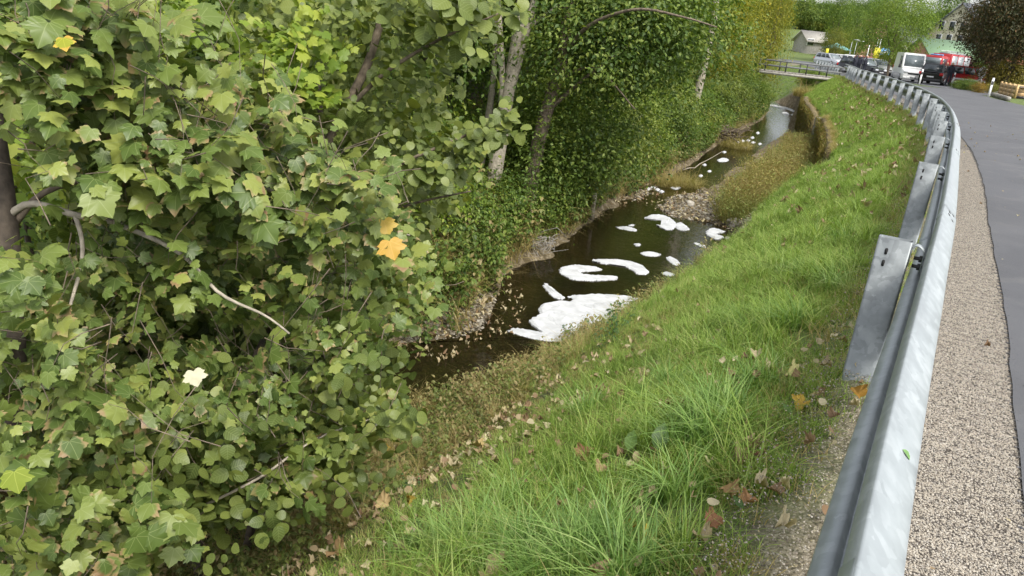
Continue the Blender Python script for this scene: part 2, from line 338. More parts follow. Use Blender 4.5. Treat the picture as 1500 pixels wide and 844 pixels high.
def ground_material():
    m, n, p, out = newmat('ground_cover'); N, Lk = n.nodes, n.links.new
    a = N.new('ShaderNodeAttribute'); a.attribute_name = 'zone'; s = N.new('ShaderNodeSeparateXYZ'); Lk(a.outputs['Vector'], s.inputs[0])
    fine = noise(n, 40, 4); mid = noise(n, 5, 5)
    base = ramp(n, [(.3, (.05, .075, .018)), (.5, (.10, .15, .03)), (.7, (.16, .20, .05))], mid)
    base = mixc(n, smst(n, fine, .55, .75), base, (.20, .16, .08))
    soil = ramp(n, [(.3, (.035, .028, .016)), (.48, (.07, .055, .03)), (.6, (.13, .10, .05)), (.72, (.09, .11, .03))], noise(n, 14, 5))
    vo = N.new('ShaderNodeTexVoronoi'); vo.inputs['Scale'].default_value = 22; g = N.new('ShaderNodeNewGeometry'); Lk(g.outputs['Position'], vo.inputs['Vector'])
    bed = mixc(n, smst(n, mid, .4, .6), ramp(n, [(.1, (.10, .075, .04)), (.6, (.20, .16, .10)), (.9, (.33, .28, .20))], vo.outputs['Color']), (.10, .075, .035))
    vg = N.new('ShaderNodeTexVoronoi'); vg.inputs['Scale'].default_value = 95; Lk(g.outputs['Position'], vg.inputs['Vector'])
    grav = ramp(n, [(.1, (.10, .08, .055)), (.5, (.22, .18, .13)), (.9, (.38, .33, .26))], vg.outputs['Color'])
    col = mixc(n, s.outputs[2], base, soil); col = mixc(n, s.outputs[1], col, bed); col = mixc(n, s.outputs[0], col, grav)
    Lk(col, p.inputs['Base Color']); p.inputs['Roughness'].default_value = .95
    b = N.new('ShaderNodeBump'); b.inputs['Strength'].default_value = .6; b.inputs['Distance'].default_value = .02; Lk(noise(n, 60, 5), b.inputs['Height']); Lk(b.outputs[0], p.inputs['Normal'])
    return m
link('ground', npmesh('ground', np.column_stack([Q, TZ]), F, ground_material(), {'zone': np.column_stack([zone_grav, zone_bed, zone_soil])}, smooth=True), kind='structure')

# ------------------------------------------------------------------ water
def water_material():
    m, n, p, out = newmat('creek_water'); N, Lk = n.nodes, n.links.new; n.nodes.remove(p)
    tr = N.new('ShaderNodeBsdfTransparent'); tr.inputs[0].default_value = (.30, .25, .13, 1)
    gl = N.new('ShaderNodeBsdfGlossy'); gl.inputs['Roughness'].default_value = .03; gl.inputs['Color'].default_value = (.95, .97, 1, 1)
    b = N.new('ShaderNodeBump'); b.inputs['Strength'].default_value = .22; b.inputs['Distance'].default_value = .02
    Lk(math_(n, 'ADD', noise(n, 9, 3, dist=.4), math_(n, 'MULTIPLY', noise(n, 1.6, 2), 1.5)), b.inputs['Height'])
    fr = N.new('ShaderNodeFresnel'); fr.inputs[0].default_value = 1.42; Lk(b.outputs[0], fr.inputs['Normal']); Lk(b.outputs[0], gl.inputs['Normal'])
    df = N.new('ShaderNodeBsdfDiffuse'); df.inputs[0].default_value = (.030, .024, .012, 1)
    m1 = N.new('ShaderNodeMixShader'); m1.inputs[0].default_value = .35; Lk(tr.outputs[0], m1.inputs[1]); Lk(df.outputs[0], m1.inputs[2])
    mx = N.new('ShaderNodeMixShader'); Lk(fr.outputs[0], mx.inputs[0]); Lk(m1.outputs[0], mx.inputs[1]); Lk(gl.outputs[0], mx.inputs[2]); Lk(mx.outputs[0], out.inputs[0]); return m
k = 500; A = WRp[np.linspace(0, len(WRp) - 1, k).astype(int)] + normals(WRp)[np.linspace(0, len(WRp) - 1, k).astype(int)] * .25
B = WLp[np.linspace(0, len(WLp) - 1, k).astype(int)] - normals(WLp)[np.linspace(0, len(WLp) - 1, k).astype(int)] * .2
V = np.vstack([np.column_stack([A, np.full(k, WATER)]), np.column_stack([B, np.full(k, WATER)])]); i = np.arange(k - 1)
link('water', npmesh('water', V, np.column_stack([i, i + 1, i + 1 + k, i + k]), water_material()), kind='structure')

# ------------------------------------------------------------------ road, shoulder, yard
def strip(name, d0, d1, z, mat, ya=-4.5, yb=95, step=3, **kw):
    idx = [i for i in range(0, len(CREST), step) if ya < CREST[i, 1] < yb]; C = CREST[idx]; N_ = CN[idx]
    m = 8; ds = np.linspace(0, 1, m); rows = []
    wob = np.array([math.sin(i * .37) * .006 + math.sin(i * .11) * .009 + rng.normal(0, .006) for i in range(len(idx))])
    for t in ds: rows.append(np.column_stack([C + N_ * ((d0 + wob * (1 - t)) * (1 - t) + d1 * t)[:, None], z + dip(C[:, 1])]))
    k = len(C); i = np.arange(k - 1); Fs = np.vstack([np.column_stack([i + j * k, i + 1 + j * k, i + 1 + (j + 1) * k, i + (j + 1) * k]) for j in range(m - 1)])
    return link(name, npmesh(name, np.vstack(rows), Fs, mat), **kw)
def asphalt_material():
    m, n, p, out = newmat('asphalt'); N, Lk = n.nodes, n.links.new
    f = noise(n, 240, 3); b_ = noise(n, .6, 4)
    col = mixc(n, .35, ramp(n, [(.3, (.06, .062, .068)), (.55, (.105, .107, .115)), (.75, (.17, .17, .175))], f), ramp(n, [(.3, (.085, .087, .095)), (.7, (.13, .13, .135))], b_))
    col = mixc(n, math_(n, 'MULTIPLY', smst(n, noise(n, 1.7, 6, dist=1.2), .52, .7), .4), col, (.16, .155, .15)); col = mixc(n, math_(n, 'MULTIPLY', smst(n, noise(n, .35, 5, dist=2), .5, .56), .25), col, (.06, .06, .065))
    Lk(col, p.inputs['Base Color']); p.inputs['Roughness'].default_value = .75
    b = N.new('ShaderNodeBump'); b.inputs['Strength'].default_value = .5; b.inputs['Distance'].default_value = .004; Lk(f, b.inputs['Height']); Lk(b.outputs[0], p.inputs['Normal']); return m
M['asphalt'] = asphalt_material()
def gravel_material():
    m, n, p, out = newmat('shoulder_gravel'); N, Lk = n.nodes, n.links.new
    g = N.new('ShaderNodeNewGeometry'); vg = N.new('ShaderNodeTexVoronoi'); vg.inputs['Scale'].default_value = 110; Lk(g.outputs['Position'], vg.inputs['Vector'])
    col = ramp(n, [(.1, (.20, .18, .15)), (.5, (.36, .32, .27)), (.9, (.54, .50, .43))], vg.outputs['Color'])
    Lk(mixc(n, smst(n, vg.outputs['Distance'], .25, .6), col, (.06, .05, .04)), p.inputs['Base Color']); p.inputs['Roughness'].default_value = .9
    b = N.new('ShaderNodeBump'); b.inputs['Distance'].default_value = .006; b.invert = True; Lk(vg.outputs['Distance'], b.inputs['Height']); Lk(b.outputs[0], p.inputs['Normal']); return m
M['gravel'] = gravel_material()
strip('gravel_shoulder', -.02, .62, .006, M['gravel'], kind='structure')
strip('road', .455, 6.5, .016, M['asphalt'], kind='structure', yb=120)
# yard where the vehicles stand
yx, yy = np.meshgrid(np.arange(24, 70, 2.), np.arange(44, 112, 2.)); yq = np.column_stack([yx.ravel(), yy.ravel()]); ydr = sdist(yq, CREST)[0]
ny_ = yx.shape[1]; fi = (np.arange(yx.shape[0] - 1)[:, None] * ny_ + np.arange(ny_ - 1)[None]).ravel(); ft = np.column_stack([fi, fi + 1, fi + 1 + ny_, fi + ny_]); ft = ft[(ydr[ft] > 3.5).all(1)]
yz = np.maximum(terrain(yq)[0], dip(yq[:, 1])) + .012
link('yard', npmesh('yard', np.column_stack([yq, np.minimum(yz, dip(yq[:, 1]) + .13)]), ft, M['asphalt']), kind='structure')
# ------------------------------------------------------------------ galvanised guardrail
def galv(k=1.0, c=0.0):
    m, n, p, out = newmat('galvanised_steel'); N, Lk = n.nodes, n.links.new
    g = N.new('ShaderNodeNewGeometry'); vo = N.new('ShaderNodeTexVoronoi'); vo.inputs['Scale'].default_value = 26; vo.inputs['Randomness'].default_value = 1
    mp = N.new('ShaderNodeVectorMath'); mp.operation = 'ADD'; nz = N.new('ShaderNodeTexNoise'); nz.inputs['Scale'].default_value = 14; nz.inputs['Detail'].default_value = 4; Lk(g.outputs['Position'], nz.inputs['Vector'])
    sc_ = N.new('ShaderNodeVectorMath'); sc_.operation = 'SCALE'; sc_.inputs['Scale'].default_value = .12; Lk(nz.outputs['Color'], sc_.inputs[0]); Lk(g.outputs['Position'], mp.inputs[0]); Lk(sc_.outputs[0], mp.inputs[1]); Lk(mp.outputs[0], vo.inputs['Vector'])
    big = noise(n, 3, 5)
    v = math_(n, 'ADD', math_(n, 'MULTIPLY', vo.outputs['Color'], .35), math_(n, 'MULTIPLY', nz.outputs['Fac'], .65))
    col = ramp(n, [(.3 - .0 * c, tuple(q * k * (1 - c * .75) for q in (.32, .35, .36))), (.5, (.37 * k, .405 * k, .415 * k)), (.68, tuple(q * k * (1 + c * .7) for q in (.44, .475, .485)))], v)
    col = mixc(n, math_(n, 'MULTIPLY', smst(n, big, .5, .75), .35), col, (.28 * k, .30 * k, .31 * k))
    Lk(col, p.inputs['Base Color']); p.inputs['Metallic'].default_value = .28 if k == 1 else .45
    Lk(ramp(n, [(.2, (.36,) * 3), (.8, (.58,) * 3)], v), p.inputs['Roughness'])
    b = N.new('ShaderNodeBump'); b.inputs['Strength'].default_value = .15; b.inputs['Distance'].default_value = .002; Lk(nz.outputs['Fac'], b.inputs['Height']); Lk(b.outputs[0], p.inputs['Normal']); return m
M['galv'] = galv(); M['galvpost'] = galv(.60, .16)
M['bolt'] = plain('dark_bolt', (.05, .05, .05), .5, .6)
M['slot'] = plain('slot_shadow_gap', (.02, .02, .02), .9)
ARC = np.concatenate([[0], np.cumsum(np.linalg.norm(np.diff(CREST, axis=0), axis=1))])
def crest_at(s): return np.array([np.interp(s, ARC, CREST[:, 0]), np.interp(s, ARC, CREST[:, 1])]), (lambda a: a / np.linalg.norm(a))(np.array([np.interp(s, ARC, CN[:, 0]), np.interp(s, ARC, CN[:, 1])]))
PROF = [(-.104, .690), (-.105, .704), (-.087, .737), (-.080, .740), (-.014, .676), (-.003, .664), (0, .648), (-.003, .632), (-.014, .612), (-.100, .556), (-.108, .556), (-.116, .572), (-.152, .545), (-.154, .538), (-.146, .505), (-.128, .470), (-.014, .412), (-.003, .398), (0, .383), (-.003, .366), (-.014, .352), (-.080, .292), (-.087, .298), (-.086, .34)]
def profile_loop(th=.004):
    P = np.array(PROF); T = np.gradient(P, axis=0); T /= np.linalg.norm(T, axis=1)[:, None]; Nn = np.column_stack([T[:, 1], -T[:, 0]]); return np.vstack([P, (P + Nn * th)[::-1]])
LOOP = profile_loop()
def beam(s0, s1, off, parent, step=.12, name='rail_beam'):
    ss = np.linspace(s0, s1, max(2, int((s1 - s0) / step))); rows = []
    for s in ss:
        c, nn = crest_at(s); rows.append(np.column_stack([c[0] + nn[0] * (LOOP[:, 0] + off), c[1] + nn[1] * (LOOP[:, 0] + off), LOOP[:, 1] + off * .6]))
    k = len(LOOP); V = np.vstack(rows); F = [[i * k + j, i * k + (j + 1) % k, (i + 1) * k + (j + 1) % k, (i + 1) * k + j] for i in range(len(ss) - 1) for j in range(k)]
    h = k // 2
    for e in (0, len(ss) - 1): F += [[e * k + j, e * k + j + 1, e * k + k - 2 - j, e * k + k - 1 - j] for j in range(h - 1)]
    me = npmesh(name, V, F, M['galv']); bm = bmesh.new(); bm.from_mesh(me); bmesh.ops.recalc_face_normals(bm, faces=bm.faces[:]); bm.to_mesh(me); bm.free()
    return link(name, me, parent)
def frame_at(s, off, z):
    "matrix with x across the rail (towards the road), y along it, z up"
    c, nn = crest_at(s); t = np.array([-nn[1], nn[0]]); return Matrix(((nn[0], t[0], 0, c[0] + nn[0] * off), (nn[1], t[1], 0, c[1] + nn[1] * off), (0, 0, 1, z), (0, 0, 0, 1)))
def post_mesh():
    # flattened box post, rounded corners, open at the top
    w_, t_, th = .078, .029, .006; cr = .012
    def ring(w_, t_, z):
        pts = []
        for cx, cy, a0 in ((w_ - cr, t_ - cr, 0), (-w_ + cr, t_ - cr, 90), (-w_ + cr, -t_ + cr, 180), (w_ - cr, -t_ + cr, 270)):
            for a in (0, 30, 60, 90): pts.append((cx + cr * math.cos(R(a0 + a)), cy + cr * math.sin(R(a0 + a)), z))
        return pts
    o = [ring(w_, t_, -1.1), ring(w_, t_, .72), ring(w_ - th, t_ - th, .72), ring(w_ - th, t_ - th, .35)]
    V = [p for r_ in o for p in r_]; k = 16; F = [[r_ * k + j, r_ * k + (j + 1) % k, (r_ + 1) * k + (j + 1) % k, (r_ + 1) * k + j] for r_ in range(3) for j in range(k)] + [[3 * k + j for j in range(k)][::-1]]
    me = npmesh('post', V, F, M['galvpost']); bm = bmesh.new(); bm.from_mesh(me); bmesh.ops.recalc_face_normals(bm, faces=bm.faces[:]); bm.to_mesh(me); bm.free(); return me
def slot_mesh(h=.032, w_=.014):
    V = []; 
    for a in range(12):
        an = 2 * math.pi * a / 12; V.append((w_ / 2 * math.cos(an), 0, (h - w_) / 2 * (1 if math.sin(an) >= 0 else -1) + w_ / 2 * math.sin(an)))
    V2 = [(x, .002, z) for x, y, z in V]; return MB().add(V + V2, [list(range(12)), list(range(12, 24))[::-1]] + [[i, (i + 1) % 12, (i + 1) % 12 + 12, i + 12] for i in range(12)]).mesh('slot', M['slot'])
POST, SLOT = post_mesh(), slot_mesh()
def strap_mesh():
    P = np.array([(-.168, -.002, .60), (-.168, -.002, .685), (-.161, -.002, .702), (-.148, -.002, .709), (-.132, -.002, .704), (-.116, -.002, .690), (-.110, -.002, .672), (-.110, -.002, .58)]); b = MB()
    V = []; wd = .024
    T = np.gradient(P, axis=0); T /= np.linalg.norm(T, axis=1)[:, None]; Nn = np.column_stack([T[:, 2], T[:, 1] * 0, -T[:, 0]])
    for p, q in zip(P, Nn): V += [p + q * .003 + (0, -wd, 0), p + q * .003 + (0, wd, 0), p - q * .003 + (0, wd, 0), p - q * .003 + (0, -wd, 0)]
    n = len(P); F = [[i * 4 + j, i * 4 + (j + 1) % 4, i * 4 + 4 + (j + 1) % 4, i * 4 + 4 + j] for i in range(n - 1) for j in range(4)] + [[0, 3, 2, 1], [4 * n - 4, 4 * n - 3, 4 * n - 2, 4 * n - 1]]
    return b.add(V, F).mesh('bracket', M['galv'])
def bolt_mesh():
    b = MB(); b.tube([(-.045, 0, 0), (.0, 0, 0)], .009, 8); b.tube([(-.022, 0, 0), (-.006, 0, 0)], .017, 6); b.tube([(-.006, 0, 0), (-.002, 0, 0)], .022, 10); return b.mesh('bolt', M['bolt'])
STRAP, BOLT = strap_mesh(), bolt_mesh()
def guardrail(s0, s1, label, posts, near=True):
    c, _ = crest_at((s0 + s1) / 2); g = empty('guardrail', (0, 0, 0), label=label, cat='guardrail')
    s = s0; k = 0
    while s < s1:
        e = min(s + 4.0, s1); beam(s - (.32 if k else 0), e, .0035 * (k % 2), g, .12 if s < 30 else .4); k += 1; s = e
    for q, sp in enumerate(posts):
        m = frame_at(sp, -.245, 0); near_ = sp < POSTS[0] + 24
        p = link('post', POST, g); p.matrix_world = m
        if near_:
            for dz in (.655, .595):
                so = link('slot', SLOT, p); so.matrix_parent_inverse = Matrix(); so.location = (-.028, -.0305, dz)
        b = link('bracket', STRAP, g); b.matrix_world = frame_at(sp, 0, 0)
        bo = link('bolt', BOLT, b); bo.location = (-.105, 0, .645); bo.rotation_euler = (0, 0, 0)
        if near_:
            bo = link('bolt', BOLT, b); bo.location = (-.105, 0, .605)
    return g
def s_of(x, y): d = ((CREST - np.array([x, y])) ** 2).sum(1); return ARC[d.argmin()]
p1 = s_of(2.05, 3.47); p2 = s_of(3.75, 6.45)
POSTS = [p1 - 7.2, p1 - 3.6, p1, p2]
while CREST[np.searchsorted(ARC, POSTS[-1] + 2.7), 1] < 54: POSTS.append(POSTS[-1] + (2.9 if len(POSTS) < 6 else 2.5))
S_END = s_of(22.0, 57)
G1 = guardrail(p1 - 6.8 , S_END, 'long curved galvanised steel guardrail along the gravel road edge', [p for p in POSTS if p > p1 - 6.6])
sb = s_of(22.9, 60)
G2 = guardrail(sb, s_of(28.9, 83), 'distant galvanised guardrail beyond the footbridge below the silver car', list(np.arange(sb + .5, s_of(28.9, 82), 2.5))); G2.location.z = -.28
M['hole'] = plain('see_through_slot', (.50, .47, .42), .9, noise=.05); SLOT_PALE = SLOT.copy(); SLOT_PALE.materials.clear(); SLOT_PALE.materials.append(M['hole'])
# slots in the lap joints and along the near beams
for js in (p1 - 2.8, p1 + 1.2, p1 + 5.2, p1 + 9.2):
    for ds, o_, z_ in ((-.10, -.040, .7125), (-.19, -.040, .7125), (-.06, -.016, .688), (-.24, -.016, .688)):
        m = frame_at(js + ds, o_, z_) @ Matrix.Rotation(R(47), 4, 'Y') @ Matrix.Rotation(R(20), 4, 'Z') @ Matrix.Rotation(R(90), 4, 'X')
        so = link('slot', SLOT, G1); so.matrix_world = m @ Matrix.Translation((0, -.0045, -.008))
for ds in np.arange(-2.6, 8, .62):
    so = link('slot', SLOT_PALE, G1); so.matrix_world = frame_at(p1 + ds, -.134, .5595) @ Matrix.Rotation(R(-37), 4, 'Y') @ Matrix.Rotation(R(-90), 4, 'X')

# ------------------------------------------------------------------ leaves
def fan(outline, cz=0.0, c=(0, .35)):
    o = np.array(outline); n = len(o); V = np.vstack([[c[0], c[1], cz], o]); return V, np.array([[0, i + 1, (i + 1) % n + 1] for i in range(n)])
half = [(0, .04), (.13, -.07), (.27, -.12), (.40, -.04), (.44, .04), (.52, .10), (.60, .14), (.52, .22), (.50, .28), (.62, .38), (.72, .50), (.60, .52), (.56, .60), (.46, .62), (.34, .62), (.32, .74), (.22, .80), (.14, .90), (.0, 1.02)]
mo = half + [(-x, y) for x, y in half[1:-1][::-1]]
def curl(o, k=.35, fold=.12): return [(x, y, -k * (x * x + (y - .35) ** 2) + fold * abs(x)) for x, y in o]
LEAF_MAPLE = fan(curl(mo), .0)
ro = [(0, 0), (.22, .02), (.40, .18), (.46, .42), (.38, .68), (.2, .88), (0, 1.0)]
LEAF_ROUND = fan(curl(ro + [(-x, y) for x, y in ro[1:-1][::-1]], .3, .15), -.0, (0, .45))
oo = [(0, 0), (.2, .2), (.27, .45), (.18, .75), (0, 1.0)]
LEAF_OVAL = fan(curl(oo + [(-x, y) for x, y in oo[1:-1][::-1]], .35, .2), 0, (0, .45))
LEAF_SMALL = (np.array([(0, 0, 0), (.3, .45, .06), (0, 1, -.12), (-.3, .45, .06)]), np.array([[0, 1, 2], [0, 2, 3]]))
def unit(v): return v / (np.linalg.norm(v, axis=-1, keepdims=True) + 1e-9)
def orient(nrm, tip):
    nrm = unit(nrm); t = unit(tip - (tip * nrm).sum(1)[:, None] * nrm); x = np.cross(t, nrm); return x, t, nrm
def leaves(tpl, pos, nrm, tip, size, bend=True):
    "one mesh worth of leaves; returns V, F, attributes"
    LV, LF = tpl; n = len(pos); x, t, nn = orient(nrm, tip); size = np.broadcast_to(size, (n,))
    cu = rng.uniform(.4, 2.0, n) if bend else np.ones(n); asp = rng.uniform(.85, 1.12, n)
    V = pos[:, None] + size[:, None, None] * (x[:, None] * (LV[None, :, :1] * asp[:, None, None]) + t[:, None] * LV[None, :, 1:2] + nn[:, None] * (LV[None, :, 2:3] * cu[:, None, None]))
    k = len(LV); F = (LF[None] + (np.arange(n) * k)[:, None, None]).reshape(-1, 3)
    return V.reshape(-1, 3), F, np.repeat(rng.random(n), k), np.tile(LV, (n, 1))
class Foliage:
    def __init__(s): s.V = []; s.F = []; s.r = []; s.l = []; s.n = 0
    def add(s, *a):
        V, F, r_, l_ = leaves(*a); s.V.append(V); s.F.append(F + s.n); s.r.append(r_); s.l.append(l_); s.n += len(V); return s
    def mesh(s, name, mat): return npmesh(name, np.vstack(s.V), np.vstack(s.F), mat, {'rnd': np.concatenate(s.r), 'lc': np.vstack(s.l)})
def variants(tpl, mat, name, n=6):
    out = []
    for i in range(n):
        LV, LF = tpl; cu = rng.uniform(.4, 2.2); V = LV * np.array([rng.uniform(.85, 1.12), 1, cu]); V[:, 2] += V[:, 0] * rng.uniform(-.15, .15)
        out.append(npmesh(name, V, LF, mat, {'rnd': np.full(len(V), rng.random()), 'lc': LV}))
    return out
def put_leaf(name, me, pos, nrm, tip, size, parent=None, **kw):
    x, t, n_ = orient(nrm[None], tip[None]); m = Matrix(((x[0, 0] * size, t[0, 0] * size, n_[0, 0] * size, pos[0]), (x[0, 1] * size, t[0, 1] * size, n_[0, 1] * size, pos[1]), (x[0, 2] * size, t[0, 2] * size, n_[0, 2] * size, pos[2]), (0, 0, 0, 1)))
    o = link(name, me, parent, **kw)
    if parent: o.matrix_local = Matrix.Translation(-Vector(parent.location)) @ m
    else: o.matrix_world = m
    return o
def inpoly(P, poly):
    poly = np.array(poly, float); x, y = P[:, 0], P[:, 1]; c = np.zeros(len(P), bool); j = len(poly) - 1
    for i in range(len(poly)):
        a = (poly[i, 1] > y) != (poly[j, 1] > y); xi = (poly[j, 0] - poly[i, 0]) * (y - poly[i, 1]) / (poly[j, 1] - poly[i, 1] + 1e-9) + poly[i, 0]; c ^= a & (x < xi); j = i
    return c
def region(poly, n, d0, d1, shrink=0):
    "n places filling the part of a crown seen through an outline, between two distances from the path"
    poly = np.array(poly, float); lo, hi = poly.min(0), poly.max(0); out = []
    while sum(len(o) for o in out) < n: P = rng.uniform(lo, hi, (n * 3, 2)); out.append(P[inpoly(P, poly)])
    P = np.vstack(out)[:n]; dx, dy = P[:, 0] - 750, P[:, 1] - 422
    c, s_ = math.cos(R(ROLL)), math.sin(R(ROLL)); cp, sp = math.cos(R(PITCH)), math.sin(R(PITCH)); u = dx * c + dy * s_; v = -dx * s_ + dy * c
    d = unit(np.column_stack([u / FPX, cp - v / FPX * sp, -sp - v / FPX * cp]))
    if callable(d0): D = d0(P) + rng.random(n) * (d1)
    else: D = rng.uniform(d0, d1, n)
    return np.array([0, 0, EYE]) + d * D[:, None], P
# scatter by geometry nodes: points carry rotation, scale and which model
def gn_scatter(name, pts, rot, scale, which, models, **kw):
    me = npmesh(name, pts, np.zeros((0, 3), int), [], {'rot': rot, 'scl': scale, 'which': which}) if False else None
    me = bpy.data.meshes.new(name); me.vertices.add(len(pts)); me.vertices.foreach_set('co', np.asarray(pts, np.float32).ravel())
    me.attributes.new('rot', 'FLOAT_VECTOR', 'POINT').data.foreach_set('vector', np.asarray(rot, np.float32).ravel())
    me.attributes.new('scl', 'FLOAT', 'POINT').data.foreach_set('value', np.asarray(scale, np.float32))
    me.attributes.new('which', 'INT', 'POINT').data.foreach_set('value', np.asarray(which, np.int32)); me.update()
    o = bpy.data.objects.new(name, me); COL.objects.link(o); tag(o, **kw)
    coll = bpy.data.collections.new(name + '_models')
    for i, m in enumerate(models):
        q = bpy.data.objects.new('%s_model_%02d' % (name, i), m); coll.objects.link(q)
    ng = bpy.data.node_groups.new(name, 'GeometryNodeTree'); ng.interface.new_socket('Geometry', in_out='INPUT', socket_type='NodeSocketGeometry'); ng.interface.new_socket('Geometry', in_out='OUTPUT', socket_type='NodeSocketGeometry')
    N, Lk = ng.nodes, ng.links.new; gi = N.new('NodeGroupInput'); go = N.new('NodeGroupOutput'); ip = N.new('GeometryNodeInstanceOnPoints'); ci = N.new('GeometryNodeCollectionInfo')
    ci.inputs['Collection'].default_value = coll; ci.inputs['Separate Children'].default_value = True; ci.inputs['Reset Children'].default_value = True
    def na(nm, ty): a = N.new('GeometryNodeInputNamedAttribute'); a.data_type = ty; a.inputs['Name'].default_value = nm; return a.outputs['Attribute']
    Lk(gi.outputs[0], ip.inputs['Points']); Lk(ci.outputs[0], ip.inputs['Instance']); ip.inputs['Pick Instance'].default_value = True
    Lk(na('which', 'INT'), ip.inputs['Instance Index']); e2r = N.new('FunctionNodeEulerToRotation'); Lk(na('rot', 'FLOAT_VECTOR'), e2r.inputs[0]); Lk(e2r.outputs[0], ip.inputs['Rotation']); Lk(na('scl', 'FLOAT'), ip.inputs['Scale'])
    Lk(ip.outputs[0], go.inputs[0]); md = o.modifiers.new('scatter', 'NODES'); md.node_group = ng; return o

# ------------------------------------------------------------------ grass
def tuft(nb, h, spread, width, lean, seg=4, mat='grass', r_=None):
    a = rng.uniform(0, 2 * math.pi, nb); r0 = np.sqrt(rng.random(nb)) * spread; base = np.column_stack([np.cos(a) * r0, np.sin(a) * r0, np.full(nb, -.02)])
    hh = h * rng.uniform(.45, 1.1, nb); d = rng.uniform(0, 2 * math.pi, nb); ln = lean * rng.uniform(.2, 1.3, nb); wd = width * rng.uniform(.6, 1.2, nb)
    t = np.linspace(0, 1, seg + 1); D = np.column_stack([np.cos(d), np.sin(d), np.zeros(nb)]); S = np.column_stack([-np.sin(d), np.cos(d), np.zeros(nb)])
    c = base[:, None] + D[:, None] * (hh * ln)[:, None, None] * (t ** 2)[None, :, None] + np.array([0, 0, 1.]) * (hh[:, None] * (t[None] - .35 * ln[:, None] * t[None] ** 3))[:, :, None]
    wv = (wd[:, None] * (1 - t[None] ** 1.6) * .5 + 1e-4)[:, :, None] * S[:, None]
    V = np.stack([c - wv, c + wv], 2).reshape(-1, 3); k = (seg + 1) * 2; q = np.arange(seg) * 2; f = np.column_stack([q, q + 1, q + 3, q + 2])
    F = (f[None] + (np.arange(nb) * k)[:, None, None]).reshape(-1, 4)
    return npmesh('grass_tuft', V, F, M[mat], {'rnd': np.repeat(rng.random(nb) * .5, k)})
short = [tuft(26, .085, .07, .0045, .55, 3) for _ in range(4)]
mid = [tuft(22, .15, .06, .005, .9, 4) for _ in range(4)]
long_ = [tuft(26, .30, .05, .0065, 1.1, 5) for _ in range(4)]
dryt = [tuft(14, .13, .06, .004, 1.2, 3, 'drygrass') for _ in range(2)]
MODELS = short + mid + long_ + dryt
def plant(n, ylo, yhi, smin, smax):
    sel = np.where((CREST[:, 1] > ylo) & (CREST[:, 1] < yhi))[0]; i = rng.choice(sel, n); s = rng.uniform(smin, smax, n)
    return CREST[i] - CN[i] * s[:, None] + rng.normal(0, .05, (n, 2)), s
def scatter_grass(name, n, ylo, yhi, smax, sc_, lab, mix):
    P, s = plant(n, ylo, yhi, .12, smax); Z, dr, dw, dl = terrain(P)
    s = -dr; pat = vnoise(P, 2.6, 21); pat2 = vnoise(P, 6.0, 22)
    wl = (P[:, 1] > WALL0) & (P[:, 1] < WALL1) & (s > WALLD - .1)
    keep = (s > .1) & (dw > .25) & ~wl
    pr = np.ones(n)
    gl = .20 + .20 * np.clip((2.6 - P[:, 1]) / 2, 0, 1) + .10 * pat2; pr *= np.clip((s - gl) / .22, .07 + .10 * (pat2 > .2), 1)
    pr *= np.where((s < 1.3) & (P[:, 1] < 5.5) & (pat2 + pat * .6 > .35), .25, 1)
    lowbare = np.clip((s - 1.75 + pat * .45 + pat2 * .25) / 1.0, 0, 1) * np.clip((10 - P[:, 1]) / 3, 0, 1)
    pr *= 1 - .55 * lowbare
    pr *= np.where((s > 3.1) & (P[:, 1] > 5), np.clip(1 - (s - 3.1) / .7, 0.03, 1), 1)
    pr *= np.where(s > 4.2, np.clip(1 - (s - 4.2) / .8, 0, 1) * .6, 1)
    keep &= rng.random(n) < pr
    P, Z, s, pat, pat2, lowbare = P[keep], Z[keep], s[keep], pat[keep], pat2[keep], lowbare[keep]; n = len(P)
    kind = rng.random(n); wl_long = np.clip((pat + .1) * .9, 0, .8) * (s > .5) * mix[2] * (1 - .9 * lowbare)
    which = np.where(kind < wl_long * .5, 8, np.where(kind < .5 * wl_long + mix[1], 4, 0)) + rng.integers(0, 4, n)
    dry = rng.random(n) < (np.where(P[:, 1] > 8, .03, .10) + .25 * np.clip(pat2 - .4, 0, 1) + .35 * lowbare + .3 * (s < .6)); which = np.where(dry, 12 + rng.integers(0, 2, n), which)
    rot = np.column_stack([rng.normal(0, .18, n) - .05, rng.normal(-.12, .18, n), rng.uniform(0, 6.28, n)])
    return gn_scatter(name, np.column_stack([P, Z]), rot, rng.uniform(.65, 1.25, n) * sc_ * (1 - .4 * lowbare), which, MODELS, kind='stuff', label=lab, cat='grass')
scatter_grass('grass', 26000, -.6, 7.5, 4.8, 1.0, 'long green grass with dry blades on the near slope beside the first guardrail post', (.4, .5, .9))
scatter_grass('grass', 26000, 7.5, 20, 4.9, 1.15, 'bright green mown grass on the middle of the creek bank', (.7, .35, .35))
scatter_grass('grass', 30000, 20, 62, 5.0, 1.5, 'bright green lawn slope between the far guardrail and the mossy wall', (.95, .12, .1))
# lawn beyond the footbridge
n = 5000; P = np.column_stack([rng.uniform(19, 34, n), rng.uniform(58, 92, n)]); Z, dr, dw, dl = terrain(P); k = (dr < -.2) & (dw > .3)
k |= (dr > 9) & (P[:, 1] < 50)
gn_scatter('grass', np.column_stack([P, Z])[k], np.zeros((k.sum(), 3)) + rng.normal(0, .1, (k.sum(), 3)), rng.uniform(1.5, 2.5, k.sum()), rng.integers(0, 4, k.sum()), MODELS, kind='stuff', label='green grass verge beyond the footbridge', cat='grass')

